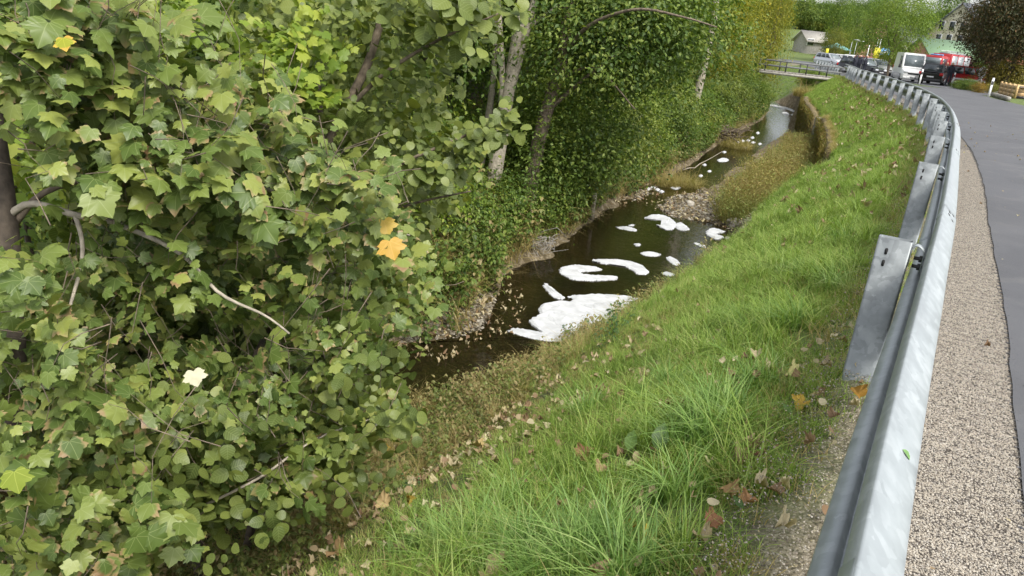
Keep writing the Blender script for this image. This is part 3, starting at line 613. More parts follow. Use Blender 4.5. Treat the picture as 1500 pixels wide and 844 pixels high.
# ------------------------------------------------------------------ gravel stones
def pebble(mat, sub=1):
    bm = bmesh.new(); bmesh.ops.create_icosphere(bm, subdivisions=sub, radius=.5); sc3 = (1, rng.uniform(.6, .9), rng.uniform(.4, .65))
    for v in bm.verts: v.co = Vector((v.co.x * sc3[0], v.co.y * sc3[1], v.co.z * sc3[2])) * rng.uniform(.85, 1.15)
    me = bpy.data.meshes.new('pebble'); bm.to_mesh(me); bm.free(); me.materials.append(mat); return me
def pebmat(name, stops):
    m, n, p, out = newmat(name); oi = n.nodes.new('ShaderNodeObjectInfo'); n.links.new(ramp(n, stops, oi.outputs['Random'], 'LINEAR'), p.inputs['Base Color']); p.inputs['Roughness'].default_value = .85; return m
M['peb'] = pebmat('gravel_stone', [(0, (.24, .205, .165)), (.25, (.35, .305, .245)), (.5, (.40, .355, .285)), (.75, (.47, .425, .35)), (.9, (.33, .305, .27)), (1, (.56, .52, .45))])
M['bedpeb'] = pebmat('creek_pebble', [(0, (.07, .06, .04)), (.3, (.15, .125, .09)), (.6, (.24, .21, .16)), (.85, (.36, .33, .27)), (1, (.40, .33, .14))])
PEB = [pebble(M['peb']) for _ in range(5)]; BPEB = [pebble(M['bedpeb']) for _ in range(5)]
n = 150000; sel = np.where((CREST[:, 1] > .2) & (CREST[:, 1] < 15))[0]; wgt = 1 / (CREST[sel, 1] + 1.0); i = rng.choice(sel, n, p=wgt / wgt.sum()); s = np.where(rng.random(n) < .72, rng.uniform(-.48, .0, n), rng.uniform(-.05, .50, n))
P = CREST[i] - CN[i] * s[:, None] + rng.normal(0, .03, (n, 2)); Z, dr, dw, dl = terrain(P); k = (dr < .465) & ((-dr < .1) | (rng.random(n) < 1.05 - (-dr) * 1.7 + .5 * np.clip((2.2 - P[:, 1]) / 1.5, 0, 1))); P, Z = P[k], Z[k]; n = len(P); lf = -terrain(P)[1] > .06
gn_scatter('gravel', np.column_stack([P, np.maximum(Z, .004 * (Z > -.002)) + .003]), rng.uniform(-3, 3, (n, 3)) * [.12, .12, 1], rng.uniform(.004, .0105, n), rng.integers(0, 5, n) + 5 * (lf & (rng.random(n) < .8)), PEB + BPEB, kind='stuff', label='loose tan gravel stones between the guardrail and the asphalt', cat='gravel')
M['apeb'] = pebmat('asphalt_crumb', [(0, (.05, .05, .055)), (.6, (.10, .10, .105)), (1, (.2, .19, .18))]); APEB = [pebble(M['apeb']) for _ in range(3)]
n = 9000; i = rng.choice(np.where((CREST[:, 1] > .2) & (CREST[:, 1] < 16))[0], n); P = CREST[i] + CN[i] * (.468 + rng.normal(0, .014, n) - np.abs(rng.normal(0, .012, n)) * (rng.random(n) < .3))[:, None]
gn_scatter('asphalt_crumbs', np.column_stack([P, np.full(n, .012)]), rng.uniform(-3, 3, (n, 3)) * [.2, .2, 1], rng.uniform(.005, .016, n), rng.integers(0, 3, n), APEB, kind='stuff', label='dark crumbs along the broken edge of the asphalt', cat='gravel')
# pebble bars and shallow bed
def pebbles(poly, n, z0, lab, lo=.03, hi=.10):
    poly3 = np.array([at_z(*q, z0)[:2] for q in poly]); a, b = poly3.min(0), poly3.max(0); P = rng.uniform(a, b, (n * 4, 2)); P = P[inpoly(P, poly3)][:n]; Z = terrain(P)[0]; n = len(P)
    return gn_scatter('pebbles', np.column_stack([P, Z + .01]), rng.uniform(-3, 3, (n, 3)) * [.15, .15, 1], rng.uniform(lo, hi, n) * rng.uniform(.6, 1, n), rng.integers(0, 5, n), BPEB, kind='stuff', label=lab, cat='pebbles')
pebbles([(560, 500), (640, 440), (760, 420), (790, 470), (740, 500), (640, 540)], 2600, -2.9, 'pale pebbles of the gravel bar beside the near water')
pebbles([(905, 330), (935, 275), (1000, 265), (1080, 300), (1085, 345), (1000, 335)], 2600, -2.95, 'dark wet pebbles of the riffle crossing mid stream', .05, .16)
pebbles([(1060, 400), (1060, 340), (1110, 310), (1120, 350)], 500, -2.9, 'pebbles under the grassy bank edge', .05, .15)
P = rng.uniform((7.2, 21.2), (11.5, 29), (2600, 2)); Z, dr, dw, dl = terrain(P); k = (dr < -WALLD - .35) & (dr > -WALLD - 1.5) & (dw > .1); P, Z = P[k], Z[k]; n = len(P)
gn_scatter('pebbles', np.column_stack([P, Z + .03]), rng.uniform(-3, 3, (n, 3)) * [.3, .3, 1], rng.uniform(.1, .3, n), rng.integers(0, 5, n), BPEB, kind='stuff', label='rubble stones at the foot of the mossy wall', cat='pebbles')
pebbles([(720, 560), (640, 520), (760, 500), (860, 420), (1000, 420), (800, 560)], 900, -3.1, 'stones on the creek bed under shallow water', .04, .1)
# long arching clumps in the mown slope
M['grasslong'] = grassmat('long_grass_blade', [(.1, (.09, .18, .035)), (.4, (.18, .31, .07)), (.7, (.30, .43, .12)), (.93, (.52, .53, .27))])
LONG = [tuft(34, .36, .055, .0085, 1.25, 6, 'grasslong') for _ in range(5)]
cl_ = [(1045, 600, 9), (1010, 640, 6), (1100, 560, 6), (870, 800, 10), (820, 830, 9), (930, 830, 7), (700, 790, 7), (620, 800, 5), (760, 740, 4), (980, 560, 4), (1170, 470, 5), (1225, 420, 4), (1090, 480, 4), (990, 720, 3), (1240, 350, 3), (860, 600, 3), (1150, 400, 3), (770, 800, 5)]
P = []
for px, py, m_ in cl_:
    p = at_z(px, py, -.8)
    for _ in range(12): p = at_z(px, py, tz(p[0], p[1]) + .05)
    P.append(p[None, :2] + rng.normal(0, .07, (int(m_ * 1.4), 2)))
P = np.vstack(P); Z = terrain(P)[0]; n = len(P)
gn_scatter('grass', np.column_stack([P, Z]), np.column_stack([rng.normal(0, .12, n), rng.normal(-.1, .12, n), rng.uniform(0, 6.28, n)]), rng.uniform(.6, 1.05, n), rng.integers(0, 5, n), LONG, kind='stuff', label='long arching tufts of pale green grass on the near slope', cat='grass')
# ------------------------------------------------------------------ fallen leaves and litter
LEAF_DEAD = (LEAF_MAPLE[0] * [1, 1, 1] + np.column_stack([np.zeros(len(LEAF_MAPLE[0])), np.zeros(len(LEAF_MAPLE[0])), .9 * np.abs(LEAF_MAPLE[0][:, 0]) + .12 * np.sin(LEAF_MAPLE[0][:, 1] * 9 + LEAF_MAPLE[0][:, 0] * 7)]), LEAF_MAPLE[1])
LV_M = variants(LEAF_DEAD, M['litter'], 'fallen_leaf', 6); LV_R = variants(LEAF_ROUND, M['litter'], 'fallen_leaf', 3)
n = 8500; P, s = plant(n, -.5, 11, .1, 4.9); Z, dr, dw, dl = terrain(P); lowb = np.clip((-dr - 1.2) / 2.2 + .35 * vnoise(P, 4, 31), 0, 1) * np.clip((4.6 + dr) / 1.2 + .2, 0, 1) * np.clip((10 - P[:, 1]) / 3, 0, 1)
k = (rng.random(n) < .04 + .8 * lowb * np.clip((8 - P[:, 1]) / 2, 0, 1) + .25 * ((-dr < 1.1) & (P[:, 1] < 4.5))) & (dw > .2) & (dr < -.1); P, Z = P[k], Z[k]; n = len(P)
gn_scatter('leaf_litter', np.column_stack([P, Z + rng.uniform(.03, .10, n)]), np.column_stack([rng.normal(0, .5, n), rng.normal(0, .5, n), rng.uniform(0, 6.28, n)]), rng.uniform(.018, .06, n), rng.integers(0, 9, n), LV_M + LV_R, kind='stuff', label='dry tan and brown leaf litter along the foot of the slope', cat='leaf litter')
# litter and pebbles on left bank floor
n = 9000; P = np.column_stack([rng.uniform(-6, 8, n), rng.uniform(8, 30, n)]); Z, dr, dw, dl = terrain(P); k = (dl < -.1) & (dl > -4); P, Z = P[k], Z[k]; n = len(P)
gn_scatter('leaf_litter', np.column_stack([P, Z + .03]), np.column_stack([rng.normal(0, .4, n), rng.normal(0, .4, n), rng.uniform(0, 6.28, n)]), rng.uniform(.05, .12, n), rng.integers(0, 9, n), LV_M + LV_R, kind='stuff', label='brown and yellow leaf litter on the far creek bank under the trees', cat='leaf litter')
P = rng.uniform((-3, 9.5), (6.5, 24), (5200, 2)); Z, dr, dw, dl = terrain(P); k = ((dl < .5) & (dl > -2.4) & (P[:, 1] < 13)) | ((Z > -3.06) & (dl > 0) & (P[:, 1] > 18)); P, Z = P[k], np.maximum(Z[k], WATER - .01); n = len(P)
gn_scatter('leaf_litter', np.column_stack([P, Z + .035]), np.column_stack([rng.normal(0, .3, n), rng.normal(0, .3, n), rng.uniform(0, 6.28, n)]), rng.uniform(.03, .07, n), rng.integers(0, 9, n), LV_M + LV_R, kind='stuff', label='yellow and tan leaves strewn on the gravel bar and riffle', cat='leaf litter')
n = 1500; P, s_ = plant(n, 9, 46, .3, 3.0); Z, dr, dw, dl = terrain(P); k = (dr < -.2) & (rng.random(n) < np.clip(.5 + vnoise(P, 1.1, 41), 0, 1)) & ~((P[:, 1] > WALL0) & (-dr > WALLD - .2)); P, Z = P[k], Z[k]; n = len(P)
gn_scatter('leaf_litter', np.column_stack([P, Z + rng.uniform(.05, .10, n)]), np.column_stack([rng.normal(0, .4, n), rng.normal(0, .4, n), rng.uniform(0, 6.28, n)]), rng.uniform(.05, .11, n), rng.integers(0, 9, n), LV_M + LV_R, kind='stuff', label='pale fallen leaves and clippings dotted over the far grass slope', cat='leaf litter')
n = 260; i = rng.choice(np.where((CREST[:, 1] > .5) & (CREST[:, 1] < 22))[0], n); P = CREST[i] + CN[i] * rng.uniform(.05, 5.0, n)[:, None] ** 1.0
gn_scatter('leaf_litter', np.column_stack([P, np.full(n, .03)]), np.column_stack([rng.normal(0, .15, n), rng.normal(0, .15, n), rng.uniform(0, 6.28, n)]), rng.uniform(.012, .035, n), rng.integers(0, 9, n), LV_M + LV_R, kind='stuff', label='small dry leaf bits blown over the gravel and asphalt', cat='leaf litter')
def ground_leaf(px, py, size, lab, tint=None, variant=None, mat=None):
    p = at_z(px, py, -.6)
    for _ in range(12): p = at_z(px, py, tz(p[0], p[1]) + .07)
    me = LV_M[variant if variant is not None else random.randrange(6)]
    return put_leaf('fallen_leaf', me, p - [0, 0, .015], np.array([rng.normal(-.3, .5), rng.normal(-.35, .4), 1.]), np.array([rng.normal(), rng.normal(), 0]), size * .72, color=tint, label=lab, cat='leaf')
for px, py, sz, lab, tint in [
    (852, 668, .12, 'curled pale brown fallen leaf lying upright in the long grass', (1.1, .85, .8)),
    (712, 835, .15, 'large cream fallen maple leaf at the bottom edge of the slope', (1.2, 1.2, 1.1)),
    (1005, 523, .09, 'small pale yellow leaf lying in green grass left of the guardrail post', (1.2, 1.3, .9)),
    (1168, 543, .10, 'pale cream leaf on bare ground left of the first guardrail post', (1.3, 1.4, 1.1)),
    (1262, 578, .09, 'bright yellow leaf leaning on the foot of the first guardrail post', (1.3, 1.1, .3)),
    (1182, 583, .10, 'yellow leaf in grass left of the foot of the first guardrail post', (1.3, 1.1, .3)),
    (1075, 722, .08, 'dark orange brown leaf in the dry patch by the gravel edge', (.9, .8, .65)),
    (1040, 765, .085, 'pinkish tan leaf on the gravel edge at the slope bottom', (1.1, .8, .7)),
    (1118, 660, .07, 'small brown leaf halfway up the bare strip', (.7, .5, .4)),
    (965, 655, .05, 'tiny tan leaf beside the broad dock leaf', (1, .9, .7)),
    (880, 688, .08, 'reddish brown flat leaf under the curled leaf', (.9, .8, .7)),
    (566, 660, .10, 'bright yellow fallen leaf by the lowest hazel twigs', (1.5, 1.3, .2)),
    (595, 727, .08, 'yellow leaf among tan litter on the lower slope', (1.4, 1.2, .25)),
    (570, 735, .14, 'rust brown maple leaf among tan litter on the lower slope', (1.0, .85, .7)),
    (490, 805, .17, 'broad cream dead maple leaf at the lower left of the slope', (1.15, 1.15, 1.0)),
    (400, 825, .16, 'pale tan dead maple leaf nearest the grey stones', (1.15, 1.1, .9)),
    (530, 700, .12, 'greenish cream leaf on the dark soil below the hazel', (1.1, 1.2, .9)),
    (705, 655, .12, 'cream leaf in grass above the long tufts', (1.2, 1.2, .9)),
    (918, 762, .08, 'yellow leaf at the root of the long grass tuft', (1.4, 1.2, .3)),
    (945, 785, .07, 'small yellow leaf beside dry stalks at the gravel corner', (1.4, 1.2, .3)),
    (1090, 735, .08, 'brown curled leaf resting on gravel near the rail', (.8, .5, .35)),
    (1230, 400, .08, 'tan leaf behind the first guardrail post top', (1.1, 1.0, .6))]:
    ground_leaf(px, py, sz, lab, tint)
# green leaf lying on the rail
M['freshleaf'] = plain('fresh_green_leaf', (.16, .30, .09), .5, noise=.2, scale=60)
lm = variants(LEAF_OVAL, M['freshleaf'], 'small_leaf', 1)[0]; c_, nn_ = crest_at(s_of(1.02, 1.62))
c2 = at_z(1322, 661, .705); put_leaf('small_leaf', lm, c2 + np.array([0, 0, .006]), np.array([.55, -.35, .75]), np.array([.8, -.4, -.3]), .032, label='small fresh green leaf stuck on the top face of the guardrail', cat='leaf')
def bank(px, py, z0=-2.0, dz=0):
    p = at_z(px, py, z0)
    for _ in range(14): p = at_z(px, py, tz(p[0], p[1]) + dz)
    return p
# ------------------------------------------------------------------ foam on the water
M['foam'] = plain('fire_foam', (.54, .55, .56), .95, noise=.13, scale=5, bump=.5)
def foam(outline, lab, h=.05, group=None, hole=None, z=WATER):
    h = h * .38
    P = np.array([at_z(*q, z)[:2] for q in outline]); c = P.mean(0); k = len(P)
    # densify + wobble
    D = smoothpath(np.vstack([P, P[:1]]), max(.02, np.linalg.norm(P.max(0) - P.min(0)) / 60))[:-1]; D += rng.normal(0, .011, D.shape)
    k = len(D); seg = np.roll(D, -1, 0) - np.roll(D, 1, 0); Nn = np.column_stack([seg[:, 1], -seg[:, 0]]); Nn /= np.linalg.norm(Nn, axis=1)[:, None] + 1e-9
    area = .5 * np.sum(D[:, 0] * np.roll(D[:, 1], -1) - np.roll(D[:, 0], -1) * D[:, 1]); Nn *= -np.sign(area) * 1.0
    bm = bmesh.new(); w_ = min(.05, np.linalg.norm(P.max(0) - P.min(0)) * .06)
    r0 = [bm.verts.new((x, y, z - .02)) for x, y in D]; r1 = [bm.verts.new((x, y, z + h * .55)) for x, y in D + Nn * w_ * .15]; r2 = [bm.verts.new((x, y, z + h)) for x, y in D + Nn * w_]
    for a, b in ((r0, r1), (r1, r2)):
        for i in range(k): bm.faces.new((a[i], a[(i + 1) % k], b[(i + 1) % k], b[i]))
    f = bm.faces.new(r2); bmesh.ops.triangulate(bm, faces=[f]); 
    for _ in range(2): bmesh.ops.subdivide_edges(bm, edges=[e for e in bm.edges if e.calc_length() > .16 and all(v.co.z > z + h * .9 for v in e.verts)], cuts=1)
    for v in bm.verts:
        if v.co.z > z + h * .9: v.co.z += .007 * math.sin(v.co.x * 9 + v.co.y * 5) + .006 * math.sin(v.co.y * 13) + random.uniform(0, .004)
    bmesh.ops.recalc_face_normals(bm, faces=bm.faces[:]); me = bpy.data.meshes.new('foam_patch'); bm.to_mesh(me); bm.free(); me.materials.append(M['foam'])
    return link('foam_patch', me, label=lab, cat='foam', group=group)
foam([(744, 486), (752, 481), (775, 484), (800, 489), (835, 500), (870, 500), (858, 503), (815, 501), (780, 497)], 'long low foam tongue reaching left below the big white foam raft', .04)
foam([(780, 478), (774, 470), (790, 462), (788, 455), (795, 447), (820, 442), (835, 444), (842, 436), (880, 432), (925, 436), (957, 444), (950, 452), (930, 466), (905, 484), (880, 498), (850, 501), (810, 495)], 'largest white foam raft with scalloped edges and weeds in front', .10)
for q_, lab in (([(800, 462), (830, 458), (862, 470), (850, 484), (815, 478)], 'raised foam swirl on the left half of the largest raft'), ([(868, 446), (900, 444), (925, 452), (905, 466), (875, 462)], 'raised foam swirl on the right half of the largest raft')): foam(q_, lab, .05, z=WATER + .03)
foam([(832, 437), (838, 433), (868, 433), (860, 438)], 'thin foam flake touching the back edge of the large raft', .04)
foam([(795, 419), (803, 418), (826, 436), (820, 439), (808, 434)], 'narrow slanting foam strip left of the big raft', .05)
foam([(819, 400), (823, 392), (845, 389), (870, 391), (882, 396), (868, 398), (850, 399), (862, 403), (900, 405), (902, 410), (870, 412), (838, 410)], 'C shaped white foam patch open to the right', .06)
foam([(868, 383), (880, 380), (915, 382), (938, 388), (949, 399), (935, 402), (925, 396), (910, 389), (885, 387)], 'curved banana shaped foam patch arching beside the C shaped one', .06)
foam([(932, 401), (950, 398), (948, 402), (938, 403)], 'small foam crumb at the tail of the curved foam patch', .03)
foam([(945, 320), (955, 315), (975, 317), (990, 327), (988, 335), (975, 337), (962, 330), (972, 333), (983, 331), (975, 325), (960, 322)], 'oval foam ring with a dark notch in mid creek', .07)
foam([(990, 328), (998, 327), (1010, 336), (1000, 338), (991, 335)], 'small rounded foam patch touching the foam ring on its right', .05)
foam([(1034, 340), (1042, 335), (1058, 338), (1060, 341), (1050, 343), (1061, 348), (1048, 351), (1036, 345)], 'notched foam patch near the right bank under the tall dry weeds', .06)
foam([(902, 333), (918, 332), (933, 337), (928, 339), (910, 336)], 'thin foam sliver left of the foam ring', .03)
foam([(920, 330), (927, 329), (929, 331), (922, 332)], 'tiny foam dot just above the thin sliver', .03)
foam([(1016, 356), (1022, 356), (1034, 361), (1031, 363), (1022, 360)], 'thin slanting foam sliver in the dark water right of the middle', .03)
foam([(937, 371), (950, 369), (967, 373), (962, 376), (945, 375)], 'flat oval foam flake above the curved patch', .04)
foam([(975, 378), (984, 377), (996, 386), (990, 389), (980, 384)], 'small tilted foam patch right of the flat oval flake', .05)
foam([(928, 358), (934, 357), (939, 359), (932, 361)], 'tiny foam dot in the middle of the dark pool', .03)
foam([(969, 400), (976, 399), (988, 403), (983, 405), (973, 403)], 'small foam flake nearest the grassy bank above the raft', .04)
foam([(990, 422), (998, 418), (1008, 419), (1000, 424), (992, 426)], 'foam lump half hidden behind the edge of the grass bank', .06)
for q, lab in (([949, 277], 'leftmost foam dot at the left bank above the riffle'), ([956, 275], 'second foam dot from the left bank above the riffle'), ([969, 281], 'lowest of the small foam dots above the riffle'), ([963, 278], 'foam dot between the second and the lowest dots above the riffle')): foam([(q[0] - 4, q[1]), (q[0], q[1] - 2), (q[0] + 4, q[1]), (q[0], q[1] + 2)], lab, .04, 'foam dots near the left bank')
foam([(981, 275), (990, 273), (997, 275), (990, 278)], 'white foam flake in open water just above the riffle', .05)
foam([(1050, 235), (1058, 232), (1067, 234), (1064, 237), (1054, 237)], 'larger white foam blob below the brushwood heap', .05)
foam([(1086, 216), (1092, 214), (1098, 216), (1093, 218)], 'oval white foam flake left of the bright sky reflection', .05)
for q, lab in (([1061, 223], 'tiny foam spot right of the brushwood heap, lowest of its row'), ([1074, 211], 'tiny foam spot at the left end of the far row'), ([1081, 209], 'second tiny foam spot of the far row'), ([1088, 207], 'third tiny foam spot of the far row'), ([1096, 206], 'fourth tiny foam spot of the far row'), ([1102, 202], 'tiny foam spot just above the far row'), ([1103, 209], 'tiny foam spot at the right end of the far row'), ([1113, 211], 'tiny foam spot at the edge of the bright reflection'), ([1110, 195], 'uppermost tiny foam spot beside the bright reflection'), ([1032, 242], 'tiny foam spot left of the larger blob below the brushwood'), ([1039, 251], 'tiny foam spot below the larger blob'), ([1026, 258], 'tiny foam spot nearest the round straw coloured clump')): foam([(q[0] - 3, q[1]), (q[0], q[1] - 1.6), (q[0] + 3, q[1]), (q[0], q[1] + 1.6)], lab, .05, 'tiny foam spots upstream')
foam([(1124, 154), (1134, 153.6), (1143, 156), (1153, 157.5), (1164, 162), (1162, 164), (1153, 160.5), (1144, 159), (1134, 156.5)], 'foam band stretching across the far pool', .04)
foam([(1145, 165), (1152, 165), (1156, 168), (1148, 168)], 'short foam dash just below the far foam band', .06)
foam([(1158, 168), (1162, 167), (1166, 169), (1161, 170)], 'foam spot at the right end of the far pool', .06)

# ------------------------------------------------------------------ tree and shrub makers
def clumps_on(limbs, n, reach):
    P = []
    for _ in range(n):
        l = limbs[rng.integers(len(limbs))]; t = rng.uniform(.25, 1) ** .7; i = t * (len(l) - 1); a = int(i); b = min(a + 1, len(l) - 1); P.append(l[a] + (l[b] - l[a]) * (i - a) + rng.normal(0, reach, 3))
    return np.array(P)
def crown_mesh(name, mat, centre, rad, ncl, per, lsize, tpl=LEAF_SMALL, clump=.45, hollow=.5, flat=.6, droop=.4):
    "leaf clumps through the volume of an uneven crown"
    c0 = np.array(centre, float); rad = np.array(rad, float); d = unit(rng.normal(0, 1, (ncl, 3))); r_ = (hollow + (1 - hollow) * rng.random(ncl) ** .6)
    lob = 1 + .22 * np.sin(d[:, 0] * 4.1 + d[:, 2] * 3) * np.cos(d[:, 1] * 3.7 + 1) + rng.normal(0, .09, ncl)
    C = c0 + d * rad * (r_ * lob)[:, None]; sz = clump * rng.uniform(.5, 1.3, ncl)
    P = np.repeat(C, per, 0) + rng.normal(0, 1, (ncl * per, 3)) * np.repeat(sz, per)[:, None] * [1, 1, flat]
    out = unit(P - c0); nr = unit(out * .5 + [0, 0, .8] + rng.normal(0, .55, P.shape)); tip = out * .6 + rng.normal(0, .6, P.shape) - [0, 0, droop]
    f = Foliage().add(tpl, P, nr, tip, lsize * rng.uniform(.6, 1.25, len(P))); me = f.mesh(name, mat)
    # each clump gets its own shade of the same leaf colour
    a = me.attributes['rnd'].data; v = np.empty(len(a), np.float32); a.foreach_get('value', v); k = len(tpl[0]); v = (v * .3 + np.repeat(np.repeat(rng.random(ncl), per), k) * .7); a.foreach_set('value', v.astype(np.float32)); return me
def wood_mesh(name, mat, paths, k=7):
    b = MB()
    for P, r0, r1 in paths: b.tube(P, np.linspace(r0, r1, len(P)), k)
    return b.mesh(name, M[mat], smooth=True)
def limbs_for(top, base, rad, n, r0, trunk_frac=.45):
    base, top = np.array(base, float), np.array(top, float); T = jitter_path(base, top, 9, .25); out = [(T, r0, r0 * .25)]
    for i in range(n):
        s0 = T[int(rng.uniform(trunk_frac, .95) * 8)]; a = rng.uniform(0, 6.28); e = top + np.array([math.cos(a) * rad[0] * .75, math.sin(a) * rad[1] * .75, rng.uniform(-.5, .5) * rad[2]]); out.append((jitter_path(s0, e, 6, .3, .2), r0 * .4, r0 * .08))
    return out
def make_tree(name, mat, bark, H, rad, ncl, per, ls, trunk_r, **kw):
    "prototype meshes: crown centre at H"
    c = crown_mesh('crown', M[mat], (0, 0, H), rad, ncl, per, ls, **kw); t = wood_mesh('trunk', bark, limbs_for((0, 0, H), (0, 0, -.4), rad, 9, trunk_r)); return (name, c, t)
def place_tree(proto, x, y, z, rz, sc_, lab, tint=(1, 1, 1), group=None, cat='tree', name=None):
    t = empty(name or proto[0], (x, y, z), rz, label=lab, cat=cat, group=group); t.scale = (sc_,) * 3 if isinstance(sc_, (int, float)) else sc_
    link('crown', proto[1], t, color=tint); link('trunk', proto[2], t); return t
T_green = make_tree('broadleaf_tree', 'green', 'bark', 4.8, (3.1, 3.0, 3.4), 520, 60, .12, .17, hollow=.4, clump=.36)
T_green2 = make_tree('broadleaf_tree', 'green', 'barkdark', 3.6, (2.6, 2.8, 3.0), 480, 58, .10, .12, hollow=.35, clump=.30)
T_yellow = make_tree('yellowing_tree', 'yellow', 'bark', 4.6, (3.0, 3.0, 3.8), 520, 40, .14, .15, hollow=.35, clump=.5)
T_far = make_tree('far_tree', 'green', 'bark', 6.0, (4.0, 4.0, 4.8), 420, 30, .26, .22, hollow=.55, clump=.75)
T_rust = make_tree('copper_tree', 'rust', 'barkdark', 4.4, (3.6, 3.4, 2.5), 560, 42, .17, .28, hollow=.4, clump=.5)
T_light = make_tree('airy_tree', 'lime', 'bark', 5.2, (4.6, 4.0, 3.6), 430, 34, .19, .22, hollow=.4, clump=.7)
def make_shrub(name, mat, rad, ncl, per, ls, tpl=LEAF_SMALL, **kw):
    c = crown_mesh('foliage', M[mat], (0, 0, rad[2] * .75), rad, ncl, per, ls, tpl, **kw)
    b = MB()
    for i in range(9):
        a = rng.uniform(0, 6.28); b.tube(jitter_path((0, 0, -.25), (math.cos(a) * rad[0] * .7, math.sin(a) * rad[1] * .7, rad[2] * rng.uniform(.7, 1.5)), 6, .25), np.linspace(.018, .005, 6), 5)
    return (name, c, b.mesh('stems', M['bark'], True))
def place_shrub(proto, x, y, rz, sc_, lab, tint=(1, 1, 1), group=None, z=None, cat='shrub', name=None):
    t = empty(name or proto[0], (x, y, tz(x, y) if z is None else z), rz, label=lab, cat=cat, group=group); t.scale = (sc_,) * 3 if isinstance(sc_, (int, float)) else sc_
    link('foliage', proto[1], t, color=tint); link('stems', proto[2], t); return t
S_green = make_shrub('green_shrub', 'green', (1.1, 1.1, .85), 230, 42, .075, clump=.2, hollow=.3)
S_oval = make_shrub('green_shrub', 'hazel', (1.0, 1.0, .9), 200, 30, .085, LEAF_OVAL, clump=.22, hollow=.3)
S_ivy = make_shrub('ivy_shrub', 'green', (.7, .7, .5), 120, 34, .06, LEAF_OVAL, clump=.16, hollow=.2)
S_lime = make_shrub('pale_shrub', 'lime', (.8, .8, .8), 150, 32, .07, LEAF_OVAL, clump=.18, hollow=.2)
def make_drygrass(nst, h, spread, mat, leafn=6, ls=.05):
    a = rng.uniform(0, 6.28, nst); r_ = np.sqrt(rng.random(nst)) * spread; b = MB(); f = Foliage()
    for i in range(nst):
        x, y = math.cos(a[i]) * r_[i], math.sin(a[i]) * r_[i]; hh = h * rng.uniform(.55, 1.1); P = jitter_path((x, y, -.05), (x * 1.35 + rng.normal(0, .1), y * 1.35 + rng.normal(0, .1), hh), 5, .12)
        b.tube(P, np.linspace(.009, .003, 5), 3, cap=False); q = P[1:][rng.integers(0, 4, leafn)] + rng.normal(0, .07, (leafn, 3)); f.add(LEAF_SMALL, q, unit(rng.normal(0, 1, (leafn, 3)) + [0, 0, 1]), rng.normal(0, 1, (leafn, 3)), ls * rng.uniform(.5, 1.5, leafn))
    return f.mesh('foliage', M[mat]), b.mesh('stems', M['drygrass'])
D_reed = ('dry_weed_clump', *make_drygrass(420, 1.1, .95, 'dry', 8, .06))
D_low = ('dry_grass_clump', *(lambda: (tuft(900, .6, .5, .010, 1.3, 4, 'drygrass'), make_drygrass(20, .8, .4, 'dry')[1]))())
# ------------------------------------------------------------------ weeds in front of the foam and along the near water edge
def make_weed(h=.55, n=10):
    f = Foliage(); b = MB()
    for i in range(n):
        a = rng.uniform(0, 6.28); P = jitter_path((0.03 * math.cos(a), .03 * math.sin(a), -.03), (math.cos(a) * .2, math.sin(a) * .2, h * rng.uniform(.5, 1.1)), 6, .08); b.tube(P, np.linspace(.004, .0015, 6), 4, cap=False)
        for p in P[1:]:
            m = 4; d = rng.uniform(0, 6.28, m); D = np.column_stack([np.cos(d), np.sin(d), np.full(m, -.2)]); f.add(LEAF_OVAL, np.repeat(p[None], m, 0), unit(np.array([0, 0, 1.]) + D * .5), D, .055 * rng.uniform(.5, 1.2, m))
    return f, b
def weed_pair(mat, h, n): f, b = make_weed(h, n); return (f.mesh('leaves', M[mat]), b.mesh('stems', M['weedstem']))
M['weedstem'] = plain('weed_stem', (.22, .17, .08), .7, noise=.3)
W1, W2 = weed_pair('weed', .5, 12), weed_pair('hazel', .6, 9)
def place_weed(pr, px, py, lab, sc_=1, z0=-2.4, group=None, nm='weed_plant', dz=0):
    p = at_z(px, py, z0)
    for _ in range(14): p = at_z(px, py, tz(p[0], p[1]) + dz)
    t = empty(nm, (p[0], p[1], p[2]), rng.uniform(0, 6.28), label=lab, cat='plant', group=group); t.scale = (sc_,) * 3; link('leaves', pr[0], t); link('stems', pr[1], t); return t
n = 1500; sel = np.where((CREST[:, 1] > 2) & (CREST[:, 1] < 12.5))[0]; i = rng.choice(sel, n); P = CREST[i] - CN[i] * rng.uniform(3.3, 5.6, (n, 1)); Z, dr, dw, dl = terrain(P); k = (dw > -.15) & (dr < 0); P, Z = P[k], Z[k]; n = len(P)
merged = []
for _ in range(4):
    f, b = make_weed(.42, 9); merged.append(f.mesh('weed', M['hazel'] if _ < 2 else M['dry']))
merged += [tuft(60, .45, .16, .007, 1.3, 4, 'drygrass') for _ in range(3)] + [tuft(40, .4, .14, .008, 1.2, 4, 'grass')]
gn_scatter('undergrowth', np.column_stack([P, Z]), np.column_stack([rng.normal(0, .2, n), rng.normal(0, .2, n), rng.uniform(0, 6.28, n)]), rng.uniform(.4, .95, n), rng.integers(0, 8, n), merged, kind='stuff', label='tangled weeds and dry stalks along the near edge of the water', cat='undergrowth')
for px, py, lab, sc_ in [(868, 500, 'tall thin weed standing in front of the largest foam raft', .8), (835, 508, 'leafy weed at the lower left of the largest foam raft', .7), (905, 490, 'weed stalk at the right side of the largest foam raft', .75), (885, 510, 'short weed by the grass edge in front of the foam', .6)]: place_weed(W1, px, py, lab, sc_, -2.8)
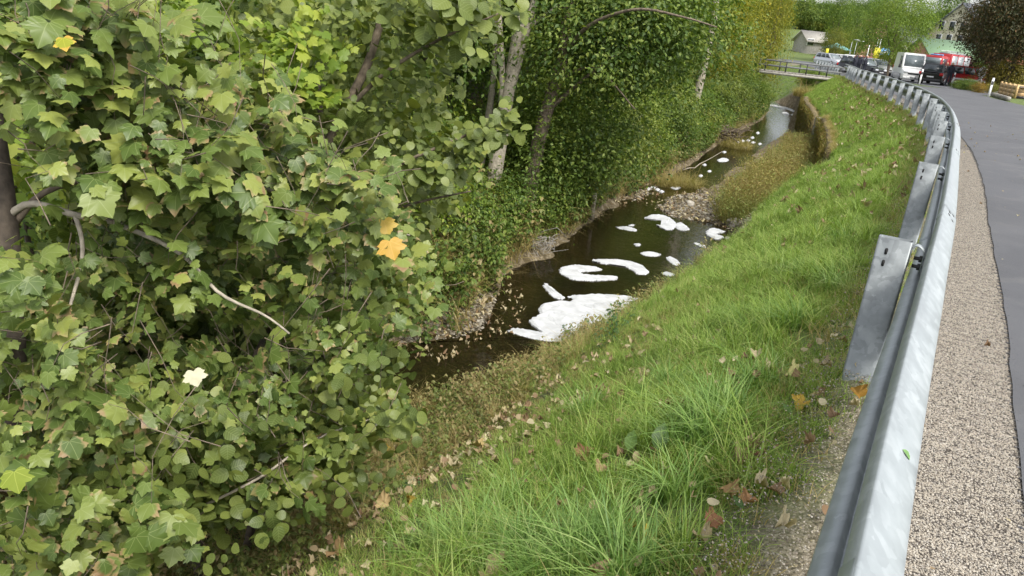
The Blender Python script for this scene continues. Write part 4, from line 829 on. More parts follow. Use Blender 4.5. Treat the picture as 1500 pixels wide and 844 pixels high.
n = 5200; i = rng.choice(np.where((WLp[:, 1] > 9) & (WLp[:, 1] < 60))[0], n); P = WLp[i] - normals(WLp)[i] * (.15 + 4.5 * rng.random((n, 1)) ** 1.4); Z, dr, dw, dl = terrain(P); k = (dl < -.1) & (dl > -6) & ~((np.abs(P[:, 1] - 10.6) < 1.1) & (dl > -.8) & (P[:, 0] > -2.2) & (rng.random(n) < .85)); P, Z = P[k], Z[k]; n = len(P); print('bank undergrowth', n)
merged2 = []
for _ in range(5): f, b = make_weed(.5, 14); merged2.append(f.mesh('weed', M['green']))
gn_scatter('undergrowth', np.column_stack([P, Z]), np.column_stack([rng.normal(0, .2, n), rng.normal(0, .2, n), rng.uniform(0, 6.28, n)]), rng.uniform(.8, 1.9, n), rng.integers(0, 9, n), merged2 + merged[3:7], kind='stuff', label='green and dry undergrowth along the far bank of the creek', cat='undergrowth')
# weeds on the right bank terrace, tall and dry
for i, (px_, py_, s_) in enumerate([(1085, 322, .56), (1100, 308, .58), (1118, 292, .62), (1098, 296, .5), (1136, 280, .62), (1122, 268, .55), (1150, 262, .62), (1150, 248, .55), (1168, 240, .58), (1174, 224, .55), (1166, 216, .45)]):
    x, y, _ = bank(px_, py_, -2.6); place_shrub(D_reed, x, y, rng.uniform(0, 6), (s_ * 1.3, s_ * 1.3, s_ * 1.25), ['lowest clump of tall dry weeds beside the riffle', 'tall dry weed clump behind the lowest clump beside the riffle', 'broad golden weed clump in the middle of the right bank terrace', 'golden weed clump standing at the water side of the terrace', 'golden weed clump before the rubble at the wall foot', 'loose weed clump at the water edge below the wall', 'weed clump beside the lower half of the mossy wall', 'weed clump facing the bright reflection in the water', 'greenish weed clump near the wall joint', 'far weed clump under the upper wall', 'farthest weed clump below the orange pipe'][i], (1.15, 1.15, .85) if i % 3 else (.9, 1.1, .8), 'tall dry weeds below the mossy wall', cat='weeds')
for px, py, s_, lab in [(1000, 262, 1.3, 'round straw coloured grass clump on the left bank'), (975, 262, 1.0, 'smaller straw clump left of the round straw coloured clump'), (1080, 210, 1.4, 'straw clump beside the brushwood heap upstream'), (1172, 168, 1.5, 'straw clump at the far end of the water under the wall')]:
    p = at_z(px, py, -2.8); place_shrub(D_low, p[0], p[1], 0, s_, lab, z=tz(p[0], p[1]), cat='grass clump')

# ------------------------------------------------------------------ left bank wood
def stem(name, pts, rads, lab, mat='barkpale', extra=(), cat='tree'):
    P = smoothpath(np.array(pts), .25); t = empty(name, tuple(pts[0]), 0, label=lab, cat=cat); r_ = np.interp(np.linspace(0, 1, len(P)), np.linspace(0, 1, len(rads)), rads)
    b = MB(); b.tube(P - np.array(pts[0]), r_, 10); b.build('trunk', M[mat], t, smooth=True)
    for e in extra:
        b = MB(); Q_ = smoothpath(np.array(e[0]), .15) - np.array(pts[0]); b.tube(Q_, np.linspace(e[1], e[2], len(Q_)), 7); b.build('branch', M[mat], t, smooth=True)
    return t
def up(px, py, p, k=1.0):
    "point on the sight line at the distance of p"
    return at_y(px, py, p[1] * k)
def crown_for(t, mat, spots, ls=.1, tpl=LEAF_SMALL, tint=None):
    f = []; base = np.array(t.location)
    for (c, rad, ncl, per) in spots: f.append(crown_mesh('crown', M[mat], np.array(c) - base, rad, ncl, per, ls, tpl, hollow=.25, clump=.32))
    for m_ in f: link('crown', m_, t, color=tint)
a = bank(714, 292); k2 = stem('multi_stem_tree', [a + (0, 0, -.3), up(728, 235, a), up(742, 150, a), up(757, 60, a), up(772, -60, a)], [.20, .155, .13, .12, .09], 'pale leaning multi stem tree left of the ivy trunk above the near pool', 'barkpale',
    [([up(742, 150, a), up(762, 80, a), up(790, -30, a)], .10, .06), ([up(735, 200, a), up(735, 100, a), up(728, -20, a)], .08, .05), ([up(757, 60, a), up(800, 20, a, 1.02), up(880, -20, a, 1.05)], .05, .02)])
crown_for(k2, 'green', [(up(700, -40, a, 1.15), (1.9, 1.5, 1.3), 260, 45), (up(800, -60, a, 1.1), (2.2, 1.6, 1.4), 260, 45)], .10)
a2 = bank(700, 275); stem('thin_tree', [a2 + (0, 0, -.3), up(706, 230, a2), up(722, 120, a2), up(730, -20, a2)], [.09, .075, .06, .04], 'thin straight stem just left of the pale leaning tree')
a = bank(772, 300); k3 = stem('ivy_clad_tree', [a + (0, 0, -.3), up(782, 240, a), up(800, 165, a), up(822, 90, a), up(835, -30, a)], [.19, .16, .14, .12, .09], 'brown ivy clad trunk leaning right above the dark pool', 'bark',
    [([up(800, 165, a), up(850, 120, a, .98), up(930, 60, a, .95)], .05, .02), ([up(822, 90, a), up(860, 40, a, .93), up(930, 14, a, .88), up(1000, 25, a, .86), up(1050, 40, a, .86)], .05, .012), ([up(815, 120, a), up(870, 100, a, .97), up(930, 160, a, .93)], .035, .012)])
crown_for(k3, 'green', [(up(890, 40, a, 1.0), (2.2, 1.5, 1.5), 380, 46), (up(840, 190, a, 1.08), (1.8, 1.2, 1.2), 220, 44), (up(950, 20, a, 1.05), (2.2, 1.6, 1.5), 300, 44), (up(790, 240, a, .99), (.35, .3, 1.3), 30, 40)], .095)
a = bank(1010, 205); a3 = at_y(1017, 158, 36); stem('slender_tree', [np.array([a3[0], a3[1], -2.4]), a3, up(1030, 100, a3), up(1044, 38, a3), up(1052, -30, a3)], [.20, .19, .17, .15, .12], 'tall bare pale trunk standing behind the round bush on the left bank')
stem('snag_post', [bank(868, 310) + (0, 0, -.2), bank(868, 310) + (0, 0, .45)], [.06, .05], 'short broken stump post at the water edge below the ivy clad tree', 'barkpale', cat='stump')
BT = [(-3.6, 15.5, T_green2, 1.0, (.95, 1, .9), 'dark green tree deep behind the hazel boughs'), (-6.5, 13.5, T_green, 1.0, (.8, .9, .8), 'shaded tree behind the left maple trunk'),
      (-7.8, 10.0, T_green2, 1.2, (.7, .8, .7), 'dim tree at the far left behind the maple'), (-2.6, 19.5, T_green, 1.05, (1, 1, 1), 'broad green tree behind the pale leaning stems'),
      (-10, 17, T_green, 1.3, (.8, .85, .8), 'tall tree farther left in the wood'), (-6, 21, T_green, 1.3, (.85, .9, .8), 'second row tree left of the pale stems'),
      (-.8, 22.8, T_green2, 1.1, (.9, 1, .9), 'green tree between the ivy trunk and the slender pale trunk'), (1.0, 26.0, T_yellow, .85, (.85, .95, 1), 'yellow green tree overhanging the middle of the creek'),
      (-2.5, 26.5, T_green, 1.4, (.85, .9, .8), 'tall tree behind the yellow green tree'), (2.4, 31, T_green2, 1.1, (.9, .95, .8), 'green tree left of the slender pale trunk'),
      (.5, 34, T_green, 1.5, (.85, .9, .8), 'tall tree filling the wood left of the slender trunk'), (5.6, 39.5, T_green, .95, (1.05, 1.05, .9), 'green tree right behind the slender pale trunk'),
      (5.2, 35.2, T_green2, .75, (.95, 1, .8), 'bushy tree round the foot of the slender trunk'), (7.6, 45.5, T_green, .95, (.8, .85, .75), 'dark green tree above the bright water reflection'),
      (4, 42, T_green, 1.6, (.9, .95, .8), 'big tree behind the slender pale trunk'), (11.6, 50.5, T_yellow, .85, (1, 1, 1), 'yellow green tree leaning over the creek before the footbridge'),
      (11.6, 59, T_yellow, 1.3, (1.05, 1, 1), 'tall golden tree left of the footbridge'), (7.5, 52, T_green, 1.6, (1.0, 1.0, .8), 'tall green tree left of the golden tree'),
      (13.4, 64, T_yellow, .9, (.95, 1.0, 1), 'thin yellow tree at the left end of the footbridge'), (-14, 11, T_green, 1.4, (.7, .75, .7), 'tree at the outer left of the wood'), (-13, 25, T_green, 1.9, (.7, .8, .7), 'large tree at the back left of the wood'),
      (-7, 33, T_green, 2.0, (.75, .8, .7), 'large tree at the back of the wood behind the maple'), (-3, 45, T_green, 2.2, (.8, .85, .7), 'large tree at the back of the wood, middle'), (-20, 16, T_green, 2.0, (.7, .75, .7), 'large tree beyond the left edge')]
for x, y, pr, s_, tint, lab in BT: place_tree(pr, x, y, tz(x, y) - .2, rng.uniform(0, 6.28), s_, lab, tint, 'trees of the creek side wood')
BS = [(-1.7, 12.9, S_lime, 1.0, 'pale lime bush left of the pebble bar'), (-1.6, 17.4, S_green, .8, 'dark bush overhanging the undercut bank'), (.75, 17.3, S_green, .7, 'bush at the foot of the ivy clad trunk'),
      (1.0, 19.2, S_oval, 1.2, 'bush right of the ivy clad trunk'), (1.5, 21.3, S_green, 1.2, 'bush hanging over the left bank opposite the riffle'), (2.6, 23.3, S_oval, 1.15, 'bush above the small foam dots'), (3.2, 25.8, S_green, 1.3, 'bush left of the round straw clump'),
      (4.6, 28.6, S_green, 1.3, 'bush behind the round straw clump'), (5.2, 31.2, S_oval, 1.3, 'round bush before the slender pale trunk'), (6.6, 33.6, S_green, 1.0, 'bush left of the brushwood heap'), (7.8, 37.5, S_green, 1.0, 'bush above the brushwood heap'), (9.2, 40.6, S_green, 1.1, 'dark bush at the left of the bright reflection'),
      (10.9, 44.3, S_oval, 1.2, 'bush left of the far pool'), (13.2, 48.6, S_green, 1.2, 'bush over the left end of the far foam band'), (-3.2, 11.6, S_oval, 1.1, 'oval leaved bush behind the hanging maple'), (-2.8, 14.2, S_green, 1.4, 'bush behind the lime bush'), (-5.5, 9.6, S_green, 1.5, 'dark bush behind the lower maple'), (-4.8, 12.6, S_green, 1.5, 'dark bush under the hazel'),
      (16.0, 60.5, S_green, 1.5, 'dark bush under the left half of the footbridge'), (21.3, 61.0, S_green, .8, 'dark bush under the right half of the footbridge'), (15.4, 54.0, S_green, 1.1, 'low bush at the bend of the far water'), (14.6, 57.5, S_oval, 1.4, 'pale bush at the left end of the footbridge')]
for x, y, pr, s_, lab in BS: place_shrub(pr, x, y, rng.uniform(0, 6), s_, lab, (.95 + rng.uniform(-.15, .15), 1, .85), 'bushes along the left bank')
words_ = ['dark low ivy mound over the water edge below the lime bush', 'ivy mound above the undercut bank', 'ivy mound right of the bare roots', 'small ivy mound left of the snag post', 'ivy mound right of the snag post', 'ivy mound facing the foam ring', 'ivy mound across from the riffle', 'ivy mound behind the small foam dots', 'ivy mound left of the smaller straw clump', 'ivy mound right of the straw coloured clump', 'ivy mound at the pale rock', 'ivy mound before the brushwood heap', 'ivy mound behind the brushwood heap', 'ivy mound upstream of the brushwood heap', 'ivy mound left of the far reflection']
for lab, yy_ in zip(words_, [13.3, 15.0, 16.4, 17.9, 19.3, 20.8, 22.2, 23.9, 25.4, 28.4, 31, 33.5, 37, 40.5, 44.5]):
    i = np.argmin(np.abs(WLp[:, 1] - yy_)); q = WLp[i] - normals(WLp)[i] * .75; place_shrub(S_ivy, q[0], q[1], rng.uniform(0, 6), 1.0 + (yy_ - 13) * .018, lab, (.95, 1, .85) if yy_ % 1 < .5 else (1.25, 1.05, .8), 'ivy mounds along the left water edge')
# brushwood heap and dead branches
def twigs(name, c, n, L_, r_, lab, up_=.5, mat='oldwood'):
    t = MB()
    for i in range(n):
        a = rng.uniform(0, 6.28); d = np.array([math.cos(a), math.sin(a), rng.uniform(-.2, up_)]) * L_ * rng.uniform(.4, 1.0); p = np.array(c) + rng.normal(0, L_ * .25, 3) * [1, 1, .3]; t.tube(jitter_path(p, p + d, 5, .2), np.linspace(r_, r_ * .3, 5), 5)
    return t.build(name, M[mat], smooth=True, label=lab, cat='branches', kind='stuff')
twigs('brushwood', bank(1050, 208) + (0, 0, .3), 60, 1.4, .03, 'heap of dead brushwood at the left water edge', .5, 'bark')
twigs('brushwood', bank(790, 368) + (0, 0, .2), 40, .6, .009, 'bare roots and twigs hanging from the undercut bank', .2)
for a_, b_, lab, r_ in [((998, 262), (1058, 222), 'long pale driftwood branch beside the straw clump', .022), ((832, 240), (768, 320), 'thin bare stick leaning at the ivy clad tree', .02)]:
    p = bank(*a_) + (0, 0, .3); q = at_y(b_[0], b_[1], p[1] * 1.02); P = jitter_path(p, q, 7, .15); b = MB(); b.tube(P, np.linspace(r_, r_ * .4, 7), 6); b.build('bare_branch', M['barkpale'], smooth=True, label=lab, cat='branch')

# ------------------------------------------------------------------ foreground maple
mb = at_y(10, 470, 3.9); base = np.array([mb[0] - .1, mb[1], tz(mb[0], mb[1]) - .2])
maple = empty('maple_tree', tuple(base), 0, label='large maple with browning leaves hanging over the left foreground', cat='tree')
def part_tube(name, px, r0, r1, D, parent, mat='barkpale', k=9):
    P = smoothpath(np.array([at_d(a, b, d) for (a, b), d in zip(px, D)]), .06) - np.array(parent.location); b = MB(); b.tube(P, np.linspace(r0, r1, len(P)), k); return b.build(name, M[mat], parent, smooth=True)
part_tube('trunk', [(20, 640), (16, 440), (6, 300), (-8, 200), (-30, 60)], .066, .05, [4.5, 4.55, 4.6, 4.7, 4.8], maple, 'barkdark')
part_tube('branch', [(8, 320), (45, 298), (110, 315), (165, 326), (262, 370), (322, 430), (388, 462), (424, 489)], 0.019, .005, [4.58, 4.5, 4.35, 4.25, 4.1, 4.0, 3.9, 3.85], maple)
part_tube('branch', [(110, 316), (120, 350), (119, 390), (105, 440), (93, 492)], .012, .006, [4.35, 4.3, 4.2, 4.1, 4.0], maple)
part_tube('branch', [(20, 330), (60, 285), (120, 265), (190, 255)], .02, .008, [4.6, 4.5, 4.5, 4.4], maple, 'bark')
part_tube('branch', [(0, 60), (90, 50), (180, 90), (300, 140), (420, 200)], .02, .008, [4.4, 4.4, 4.4, 4.4, 4.4], maple)
part_tube('branch', [(60, 200), (150, 180), (230, 215), (330, 260), (470, 300), (600, 345)], .018, .006, [4.5, 4.4, 4.3, 4.3, 4.5, 4.8], maple)
def spray_leaves(poly, n, d0, dd, size, tpl, face=(.2, -.5, .8), tipb=(.35, -.15, -.75), nj=.3, tj=.45, per=7, edge=.09):
    "leaves in pairs along hanging twigs"
    m = max(1, n // per); c, px = region(poly, m, d0, d0 + dd); c = c + rng.normal(0, edge, (m, 3)); tw_ = unit(np.array(tipb) * [1, 1, .55] + rng.normal(0, tj, (m, 3))); nn_ = unit(np.array(face) + rng.normal(0, nj, (m, 3))); sd = unit(np.cross(tw_, nn_))
    k = np.tile(np.arange(per), m); sg = np.where(k % 2 == 0, 1, -1)[:, None] * np.where(k == per - 1, 0, 1)[:, None]; C, T_, N_, S_ = (np.repeat(q, per, 0) for q in (c, tw_, nn_, sd))
    off = (k - per / 2)[:, None] * size * .42; pos = C + T_ * off + S_ * sg * size * .25 + rng.normal(0, size * .22, (len(C), 3)); tip = T_ * .6 + S_ * sg * .8 + np.array([0, 0, -.45]) + rng.normal(0, .25, C.shape)
    nr = unit(N_ + S_ * sg * .25 + rng.normal(0, .28, C.shape)); return pos, nr, tip, size * rng.uniform(.5, 1.25, len(C)) * np.repeat(rng.uniform(.75, 1.2, m), per)
PM1 = [(40, 40), (180, 10), (340, 100), (430, 190), (560, 280), (632, 345), (615, 385), (550, 355), (450, 340), (320, 320), (200, 290), (80, 230)]
PM2 = [(180, 270), (605, 375), (595, 450), (560, 540), (540, 630), (420, 690), (120, 640), (-20, 600), (-20, 470), (90, 490), (150, 330)]
PM3 = [(-30, 330), (40, 420), (110, 520), (150, 640), (260, 720), (220, 870), (-30, 870)]
PM4 = [(-30, -30), (170, -30), (140, 100), (60, 150), (-30, 130)]
PM5 = [(120, 560), (560, 560), (420, 690), (380, 760), (200, 844), (60, 844)]
L1 = [spray_leaves(PM1, 1500, 3.9, .7, .093, LEAF_MAPLE), spray_leaves(PM4, 220, 3.8, .6, .093, LEAF_MAPLE), spray_leaves(PM3, 560, 3.5, .8, .078, LEAF_MAPLE, tipb=(.1, -.2, -.8), nj=.5), spray_leaves(PM2, 2300, 4.1, 1.1, .070, LEAF_MAPLE, nj=.5, tj=.6, edge=.13), spray_leaves(PM5, 900, 4.0, .8, .062, LEAF_MAPLE, nj=.5, tj=.6)]
pos = np.vstack([l[0] for l in L1]); nr = np.vstack([l[1] for l in L1]); tip = np.vstack([l[2] for l in L1]); sz = np.concatenate([l[3] for l in L1])
app = sz / np.linalg.norm(pos - [0, 0, EYE], axis=1); order = np.argsort(-app); big, rest = order[:300], order[300:]
MV = variants(LEAF_MAPLE, M['maple'], 'leaf', 10)
for j in big: put_leaf('leaf', MV[j % 10], pos[j], nr[j], tip[j], sz[j], maple)
o_ = np.array(maple.location)
link('foliage', Foliage().add(LEAF_MAPLE, pos[rest] - o_, nr[rest], tip[rest], sz[rest]).mesh('foliage', M['maple']), maple, kind='stuff')
# shaded leaves farther inside the crown, behind the visible layer
ins = [spray_leaves(PM1, 1300, 4.7, 1.2, .09, LEAF_MAPLE, nj=.7), spray_leaves(PM2, 2800, 5.2, 1.4, .085, LEAF_MAPLE, nj=.8), spray_leaves(PM3, 1000, 4.3, .9, .085, LEAF_MAPLE, nj=.7)]
f = Foliage()
for l in ins: f.add(LEAF_MAPLE, l[0] - o_, l[1], l[2], l[3])
link('inner_foliage', f.mesh('inner_foliage', M['maple']), maple, kind='stuff')
tw = MB()
for j in rng.choice(len(pos), 520, replace=False):
    e = pos[j]; d = unit(tip[j][None])[0]; q = e - d * rng.uniform(.15, .5) + rng.normal(0, .06, 3); tw.tube(jitter_path(q - o_, e - o_, 4, .04), np.linspace(.0028, .001, 4), 4, cap=False)
tw.build('twigs', M['bark'], maple, smooth=True, kind='stuff')
M['creamleaf'] = plain('cream_leaf', (.46, .44, .30), .6, noise=.08, scale=40); MVC = MV[3].copy(); MVC.materials.clear(); MVC.materials.append(M['creamleaf'])
# the pale and the orange leaves that stand out
for (px, py, D, sz_, col, lab) in [(283, 543, 3.7, .075, (3.2, 3.0, 3.2), 'upturned pale cream leaf'), (570, 352, 3.9, .105, (2.4, 1.2, .8), 'orange and yellow autumn leaf'), (562, 322, 4.0, .09, (2.0, 1.2, .9), 'reddish tinged leaf'), (20, 690, 3.4, .085, (1.5, 1.4, .8), 'bright yellow green leaf'), (92, 55, 3.7, .06, (2, 1.6, .6), 'yellow leaf')]:
    o = put_leaf('leaf', MVC if 'cream' in lab else MV[3], at_d(px, py, D), np.array([.1, -.8, .5]), np.array([.3, 0, -1.]), sz_, maple, color=col); o['label'] = lab
# ------------------------------------------------------------------ hazel boughs
HZ = [(340, 110), (400, -40), (735, -40), (745, 50), (690, 80), (660, 120), (630, 110), (610, 190), (660, 220), (660, 250), (640, 310), (620, 340), (560, 290), (420, 200)]
hb = bank(400, 560); hz = empty('hazel_tree', tuple(hb), 0, label='hazel with round drooping leaves reaching towards the creek above the maple', cat='tree')
def hp(name, px, r0, r1, D): return part_tube(name, px, r0, r1, D, hz, 'bark', 7)
hp('trunk', [(300, 640), (360, 560), (395, 480), (430, 360), (480, 210), (540, 90), (575, -40)], .06, .03, [6.2, 6.2, 6.2, 6.3, 6.4, 6.5, 6.6])
hp('branch', [(470, 260), (540, 260), (620, 225), (690, 195), (755, 160)], .022, .006, [6.3, 6.2, 6.1, 6.0, 5.9])
hp('branch', [(500, 170), (560, 110), (640, 60), (730, 20)], .022, .006, [6.4, 6.2, 6.0, 5.9])
hp('branch', [(440, 330), (520, 330), (600, 300), (690, 280)], .02, .006, [6.3, 6.2, 6.2, 6.1])
pos, nr, tip, sz = spray_leaves(HZ, 3200, 5.9, 1.8, .076, LEAF_ROUND, nj=.5, tj=.5)
e1 = [spray_leaves([(560, 262), (640, 225), (755, 158), (768, 172), (700, 225), (620, 270)], 360, 5.8, .3, .085, LEAF_ROUND, edge=.03), spray_leaves([(600, -30), (738, -30), (745, 45), (735, 70), (690, 45), (620, 60)], 220, 5.7, .4, .11, LEAF_ROUND)]
pos = np.vstack([pos] + [l[0] for l in e1]); nr = np.vstack([nr] + [l[1] for l in e1]); tip = np.vstack([tip] + [l[2] for l in e1]); sz = np.concatenate([sz] + [l[3] for l in e1])
app = sz / np.linalg.norm(pos - [0, 0, EYE], axis=1); order = np.argsort(-app); big, rest = order[:300], order[300:]
HV = variants(LEAF_ROUND, M['hazel'], 'leaf', 8); o_ = np.array(hz.location)
for j in big: put_leaf('leaf', HV[j % 8], pos[j], nr[j], tip[j], sz[j], hz)
l = spray_leaves([(300, 60), (400, -40), (720, -40), (640, 130), (700, 250), (640, 340), (420, 300)], 2600, 7.4, 1.6, .11, LEAF_ROUND, nj=.7, tj=.7)
link('foliage', Foliage().add(LEAF_ROUND, pos[rest] - o_, nr[rest], tip[rest], sz[rest]).add(LEAF_ROUND, l[0] - o_, l[1], l[2], l[3]).mesh('foliage', M['hazel']), hz, kind='stuff')
# low hazel at the foot
H2 = [(150, 580), (330, 600), (560, 520), (600, 620), (560, 670), (450, 720), (340, 770), (270, 800), (200, 760)]
hb2 = bank(330, 700); hl = empty('hazel_bush', tuple(hb2), 0, label='low hazel bush with round leaves below the maple at the slope foot', cat='shrub'); o_ = np.array(hl.location)
pos, nr, tip, sz = spray_leaves(H2, 800, 3.9, .9, .068, LEAF_ROUND, nj=.5, tj=.6, edge=.14); app = sz / np.linalg.norm(pos - [0, 0, EYE], axis=1); order = np.argsort(-app); big, rest = order[:200], order[200:]
for j in big: put_leaf('leaf', HV[j % 8], pos[j], nr[j], tip[j], sz[j], hl)
l = spray_leaves(H2, 1700, 4.7, .9, .075, LEAF_ROUND, nj=.8, tj=.7); link('foliage', Foliage().add(LEAF_ROUND, pos[rest] - o_, nr[rest], tip[rest], sz[rest]).add(LEAF_ROUND, l[0] - o_, l[1], l[2], l[3]).mesh('foliage', M['hazel']), hl, kind='stuff')
part_tube('stem', [(350, 590), (372, 530), (385, 500)], .03, .02, [4.9, 4.9, 5.0], hl, 'barkdark'); part_tube('stem', [(300, 740), (380, 700), (470, 640), (590, 600)], .008, .004, [4.4, 4.3, 4.4, 4.8], hl)
# light green sapling and inner wood leaves
sp_ = at_d(430, 90, 6.5); sap = empty('sapling', (sp_[0], sp_[1] + .3, tz(sp_[0], sp_[1] + .3)), 0, label='young lime green maple behind the hazel', cat='tree'); o_ = np.array(sap.location)
f = Foliage()
for poly, n_ in (([(340, 75), (400, 40), (480, 55), (495, 100), (420, 130), (350, 110)], 330), ([(170, 20), (250, 0), (330, 30), (330, 75), (250, 70)], 260), ([(420, 100), (500, 120), (450, 160)], 90), ([(20, 200), (90, 210), (100, 290), (40, 270)], 160)):
    l = spray_leaves(poly, n_, 5.5, .7, .075, LEAF_MAPLE, nj=.45); f.add(LEAF_MAPLE, l[0] - o_, l[1], l[2], l[3])
link('foliage', f.mesh('foliage', M['lime']), sap, kind='stuff'); b = MB(); b.tube(jitter_path((0, 0, -.2), (.1, 0, sp_[2] - o_[2]), 8, .2), np.linspace(.06, .02, 8), 7); b.build('trunk', M['barkdark'], sap, smooth=True)
def thicket(poly, n_, d0, dd, ls, mat, lab, tpl=LEAF_SMALL, tint=None):
    pos, nr, tip, sz = spray_leaves(poly, n_, d0, dd, ls, tpl, nj=.7, tj=.7); c = pos.mean(0); c[2] = tz(c[0], c[1]); t = empty('understorey_tree', tuple(c), 0, label=lab, cat='tree'); 
    link('foliage', Foliage().add(tpl, pos - c, nr, tip, sz).mesh('foliage', M[mat]), t, color=tint, kind='stuff'); b = MB()
    for i in range(6): e = pos[rng.integers(len(pos))]; b.tube(jitter_path(rng.normal(0, .3, 3) * [1, 1, 0] + [0, 0, -.2], e - c, 9, .5), np.linspace(.05, .01, 9), 6)
    b.build('trunk', M['barkdark'], t, smooth=True); return t
thicket([(-30, -40), (380, -40), (380, 160), (200, 60), (-30, 60)], 5200, 8.8, 2.5, .12, 'green', 'leafy green understorey tree at the top left of the wood', LEAF_OVAL)
thicket([(200, 60), (420, -40), (560, -40), (560, 290), (430, 200), (300, 120)], 4200, 9.2, 2.5, .11, 'green', 'leafy green understorey tree behind the hazel', LEAF_OVAL)
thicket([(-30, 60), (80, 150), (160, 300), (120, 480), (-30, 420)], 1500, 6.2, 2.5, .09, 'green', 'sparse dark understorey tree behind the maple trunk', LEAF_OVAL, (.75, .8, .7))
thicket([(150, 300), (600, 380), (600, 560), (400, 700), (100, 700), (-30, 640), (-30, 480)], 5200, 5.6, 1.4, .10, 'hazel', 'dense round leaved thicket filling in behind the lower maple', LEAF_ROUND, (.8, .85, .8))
# nettles at the lower left and dock leaves in the grass
M['nettle'] = M['weed']; WN = weed_pair('weed', .45, 16)
for px, py, s_, lab in [(320, 790, .9, 'nettle clump left of the grey stones at the slope foot'), (355, 750, .8, 'nettle clump just under the low hazel leaves'), (270, 800, .8, 'leftmost nettle clump at the bottom edge'), (350, 680, .7, 'nettle shoots rising among the hazel leaves'), (600, 725, .35, 'low bright green herb on the leaf litter')]: place_weed(WN, px, py, lab, s_, -1.8, nm='nettle')
for px, py, sz_, lab in [(962, 660, .17, 'broad upright dock leaf in the middle of the grass slope'), (920, 660, .13, 'broad dock leaf bent left beside the upright one'), (1090, 745, .07, 'small green dock leaf on the gravel edge'), (1160, 605, .07, 'small clover like leaf left of the post foot')]:
    p = bank(px, py, -.6, .08); t = put_leaf('dock_leaf', variants(LEAF_OVAL, M['weedl'] if 'weedl' in M else M['hazel'], 'dock_leaf', 1)[0], p, np.array([-.2, -.8, .6]), np.array([.1 if 'upright' in lab else -.9, .1, 1.]), sz_ * .85, color=(.6, .85, .75), label=lab, cat='leaf')
# grey stones lower left, and boulders along the water
def stone(px, py, r_, lab, mat='stonegrey', z0=-2, sc3=(1, .8, .6), group=None):
    p = bank(px, py, z0); bm = bmesh.new(); bmesh.ops.create_icosphere(bm, subdivisions=3, radius=r_); sd = random.random() * 9
    for v in bm.verts: q = v.co / r_; k_ = 1 + .18 * math.sin(q.x * 3 + sd) * math.cos(q.y * 4 - sd) + .08 * math.sin(q.z * 7 + sd * 2) + random.uniform(-.02, .02); v.co = Vector((v.co.x * sc3[0], v.co.y * sc3[1], v.co.z * sc3[2])) * k_
    me = bpy.data.meshes.new('stone'); bm.to_mesh(me); bm.free(); me.materials.append(M[mat]); return link('stone', me, loc=(p[0], p[1], p[2] + r_ * .15), rot=(0, 0, random.random() * 6), label=lab, cat='stone', group=group)
stone(262, 812, .10, 'largest grey stone at the slope foot bottom left'); stone(285, 828, .08, 'grey stone in front of the largest one'); stone(300, 805, .06, 'small brownish stone right of the grey stones'); stone(205, 830, .09, 'dark stone under the lowest maple leaves', 'stone')
for px, py, r_, lab in [(685, 522, .06, 'small pale stone breaking the shallow brown water'), (1078, 330, .25, 'dark rock at the right water edge below the dry weeds'), (1066, 356, .18, 'rock under the overhanging grass edge'), (1010, 300, .15, 'wet stone in the middle of the riffle'), (1030, 205, .22, 'pale rock at the foot of the round bush'), (1040, 178, .25, 'boulder left of the driftwood')]: stone(px, py, r_, lab, 'stone', WATER)
# ------------------------------------------------------------------ mossy retaining wall and pipe
def moss_material():
    m, n, p, out = newmat('mossy_wall'); col = ramp(n, [(.3, (.08, .07, .03)), (.5, (.17, .13, .06)), (.7, (.25, .19, .10))], noise(n, 3.5, 6)); n.links.new(col, p.inputs['Base Color']); p.inputs['Roughness'].default_value = .95
    b = n.nodes.new('ShaderNodeBump'); b.inputs['Distance'].default_value = .08; n.links.new(noise(n, 9, 6), b.inputs['Height']); n.links.new(b.outputs[0], p.inputs['Normal']); return m
M['moss'] = moss_material()
wl = empty('retaining_wall', (0, 0, 0), label='curved retaining wall grown over with moss and hanging grass beside the creek', cat='wall')
def wall_panel(ya, yb, off):
    idx = [i for i in range(0, len(CREST), 4) if ya <= CREST[i, 1] <= yb]; V = []; F = []
    for i in idx:
        c, nn = CREST[i], CN[i]; a = c - nn * (WALLD + off + .12); b = c - nn * (WALLD + off - .15); o = c - nn * (WALLD + off + .28); zt = tz(*(c - nn * (WALLD - .1))) + .05
        V += [(*o, -3.1), (*a, zt - .04), (*(a * .6 + b * .4), zt + .02), (*b, zt - .02), (*b, -3.1)]
    for k in range(len(idx) - 1): F += [[k * 5 + j, k * 5 + (j + 1) % 5, k * 5 + 5 + (j + 1) % 5, k * 5 + 5 + j] for j in range(5)]
    F += [[0, 4, 3, 2, 1], [(len(idx) - 1) * 5 + j for j in range(5)]]; me = npmesh('wall_panel', V, F, M['moss']); bm = bmesh.new(); bm.from_mesh(me); bmesh.ops.recalc_face_normals(bm, faces=bm.faces[:]); bm.to_mesh(me); bm.free(); link('wall_panel', me, wl); return idx
wall_panel(21.5, 33.2, 0); wall_panel(33.8, 47, .25)
i = np.argmin(np.abs(CREST[:, 1] - 33.5)); c = CREST[i] - CN[i] * (WALLD + .30); b = MB(); b.box((c[0] + .12, c[1], -2.15), (.2, .22, 1.8), rz=.3, bev=.02); b.build('rib', M['oldwood'], wl)
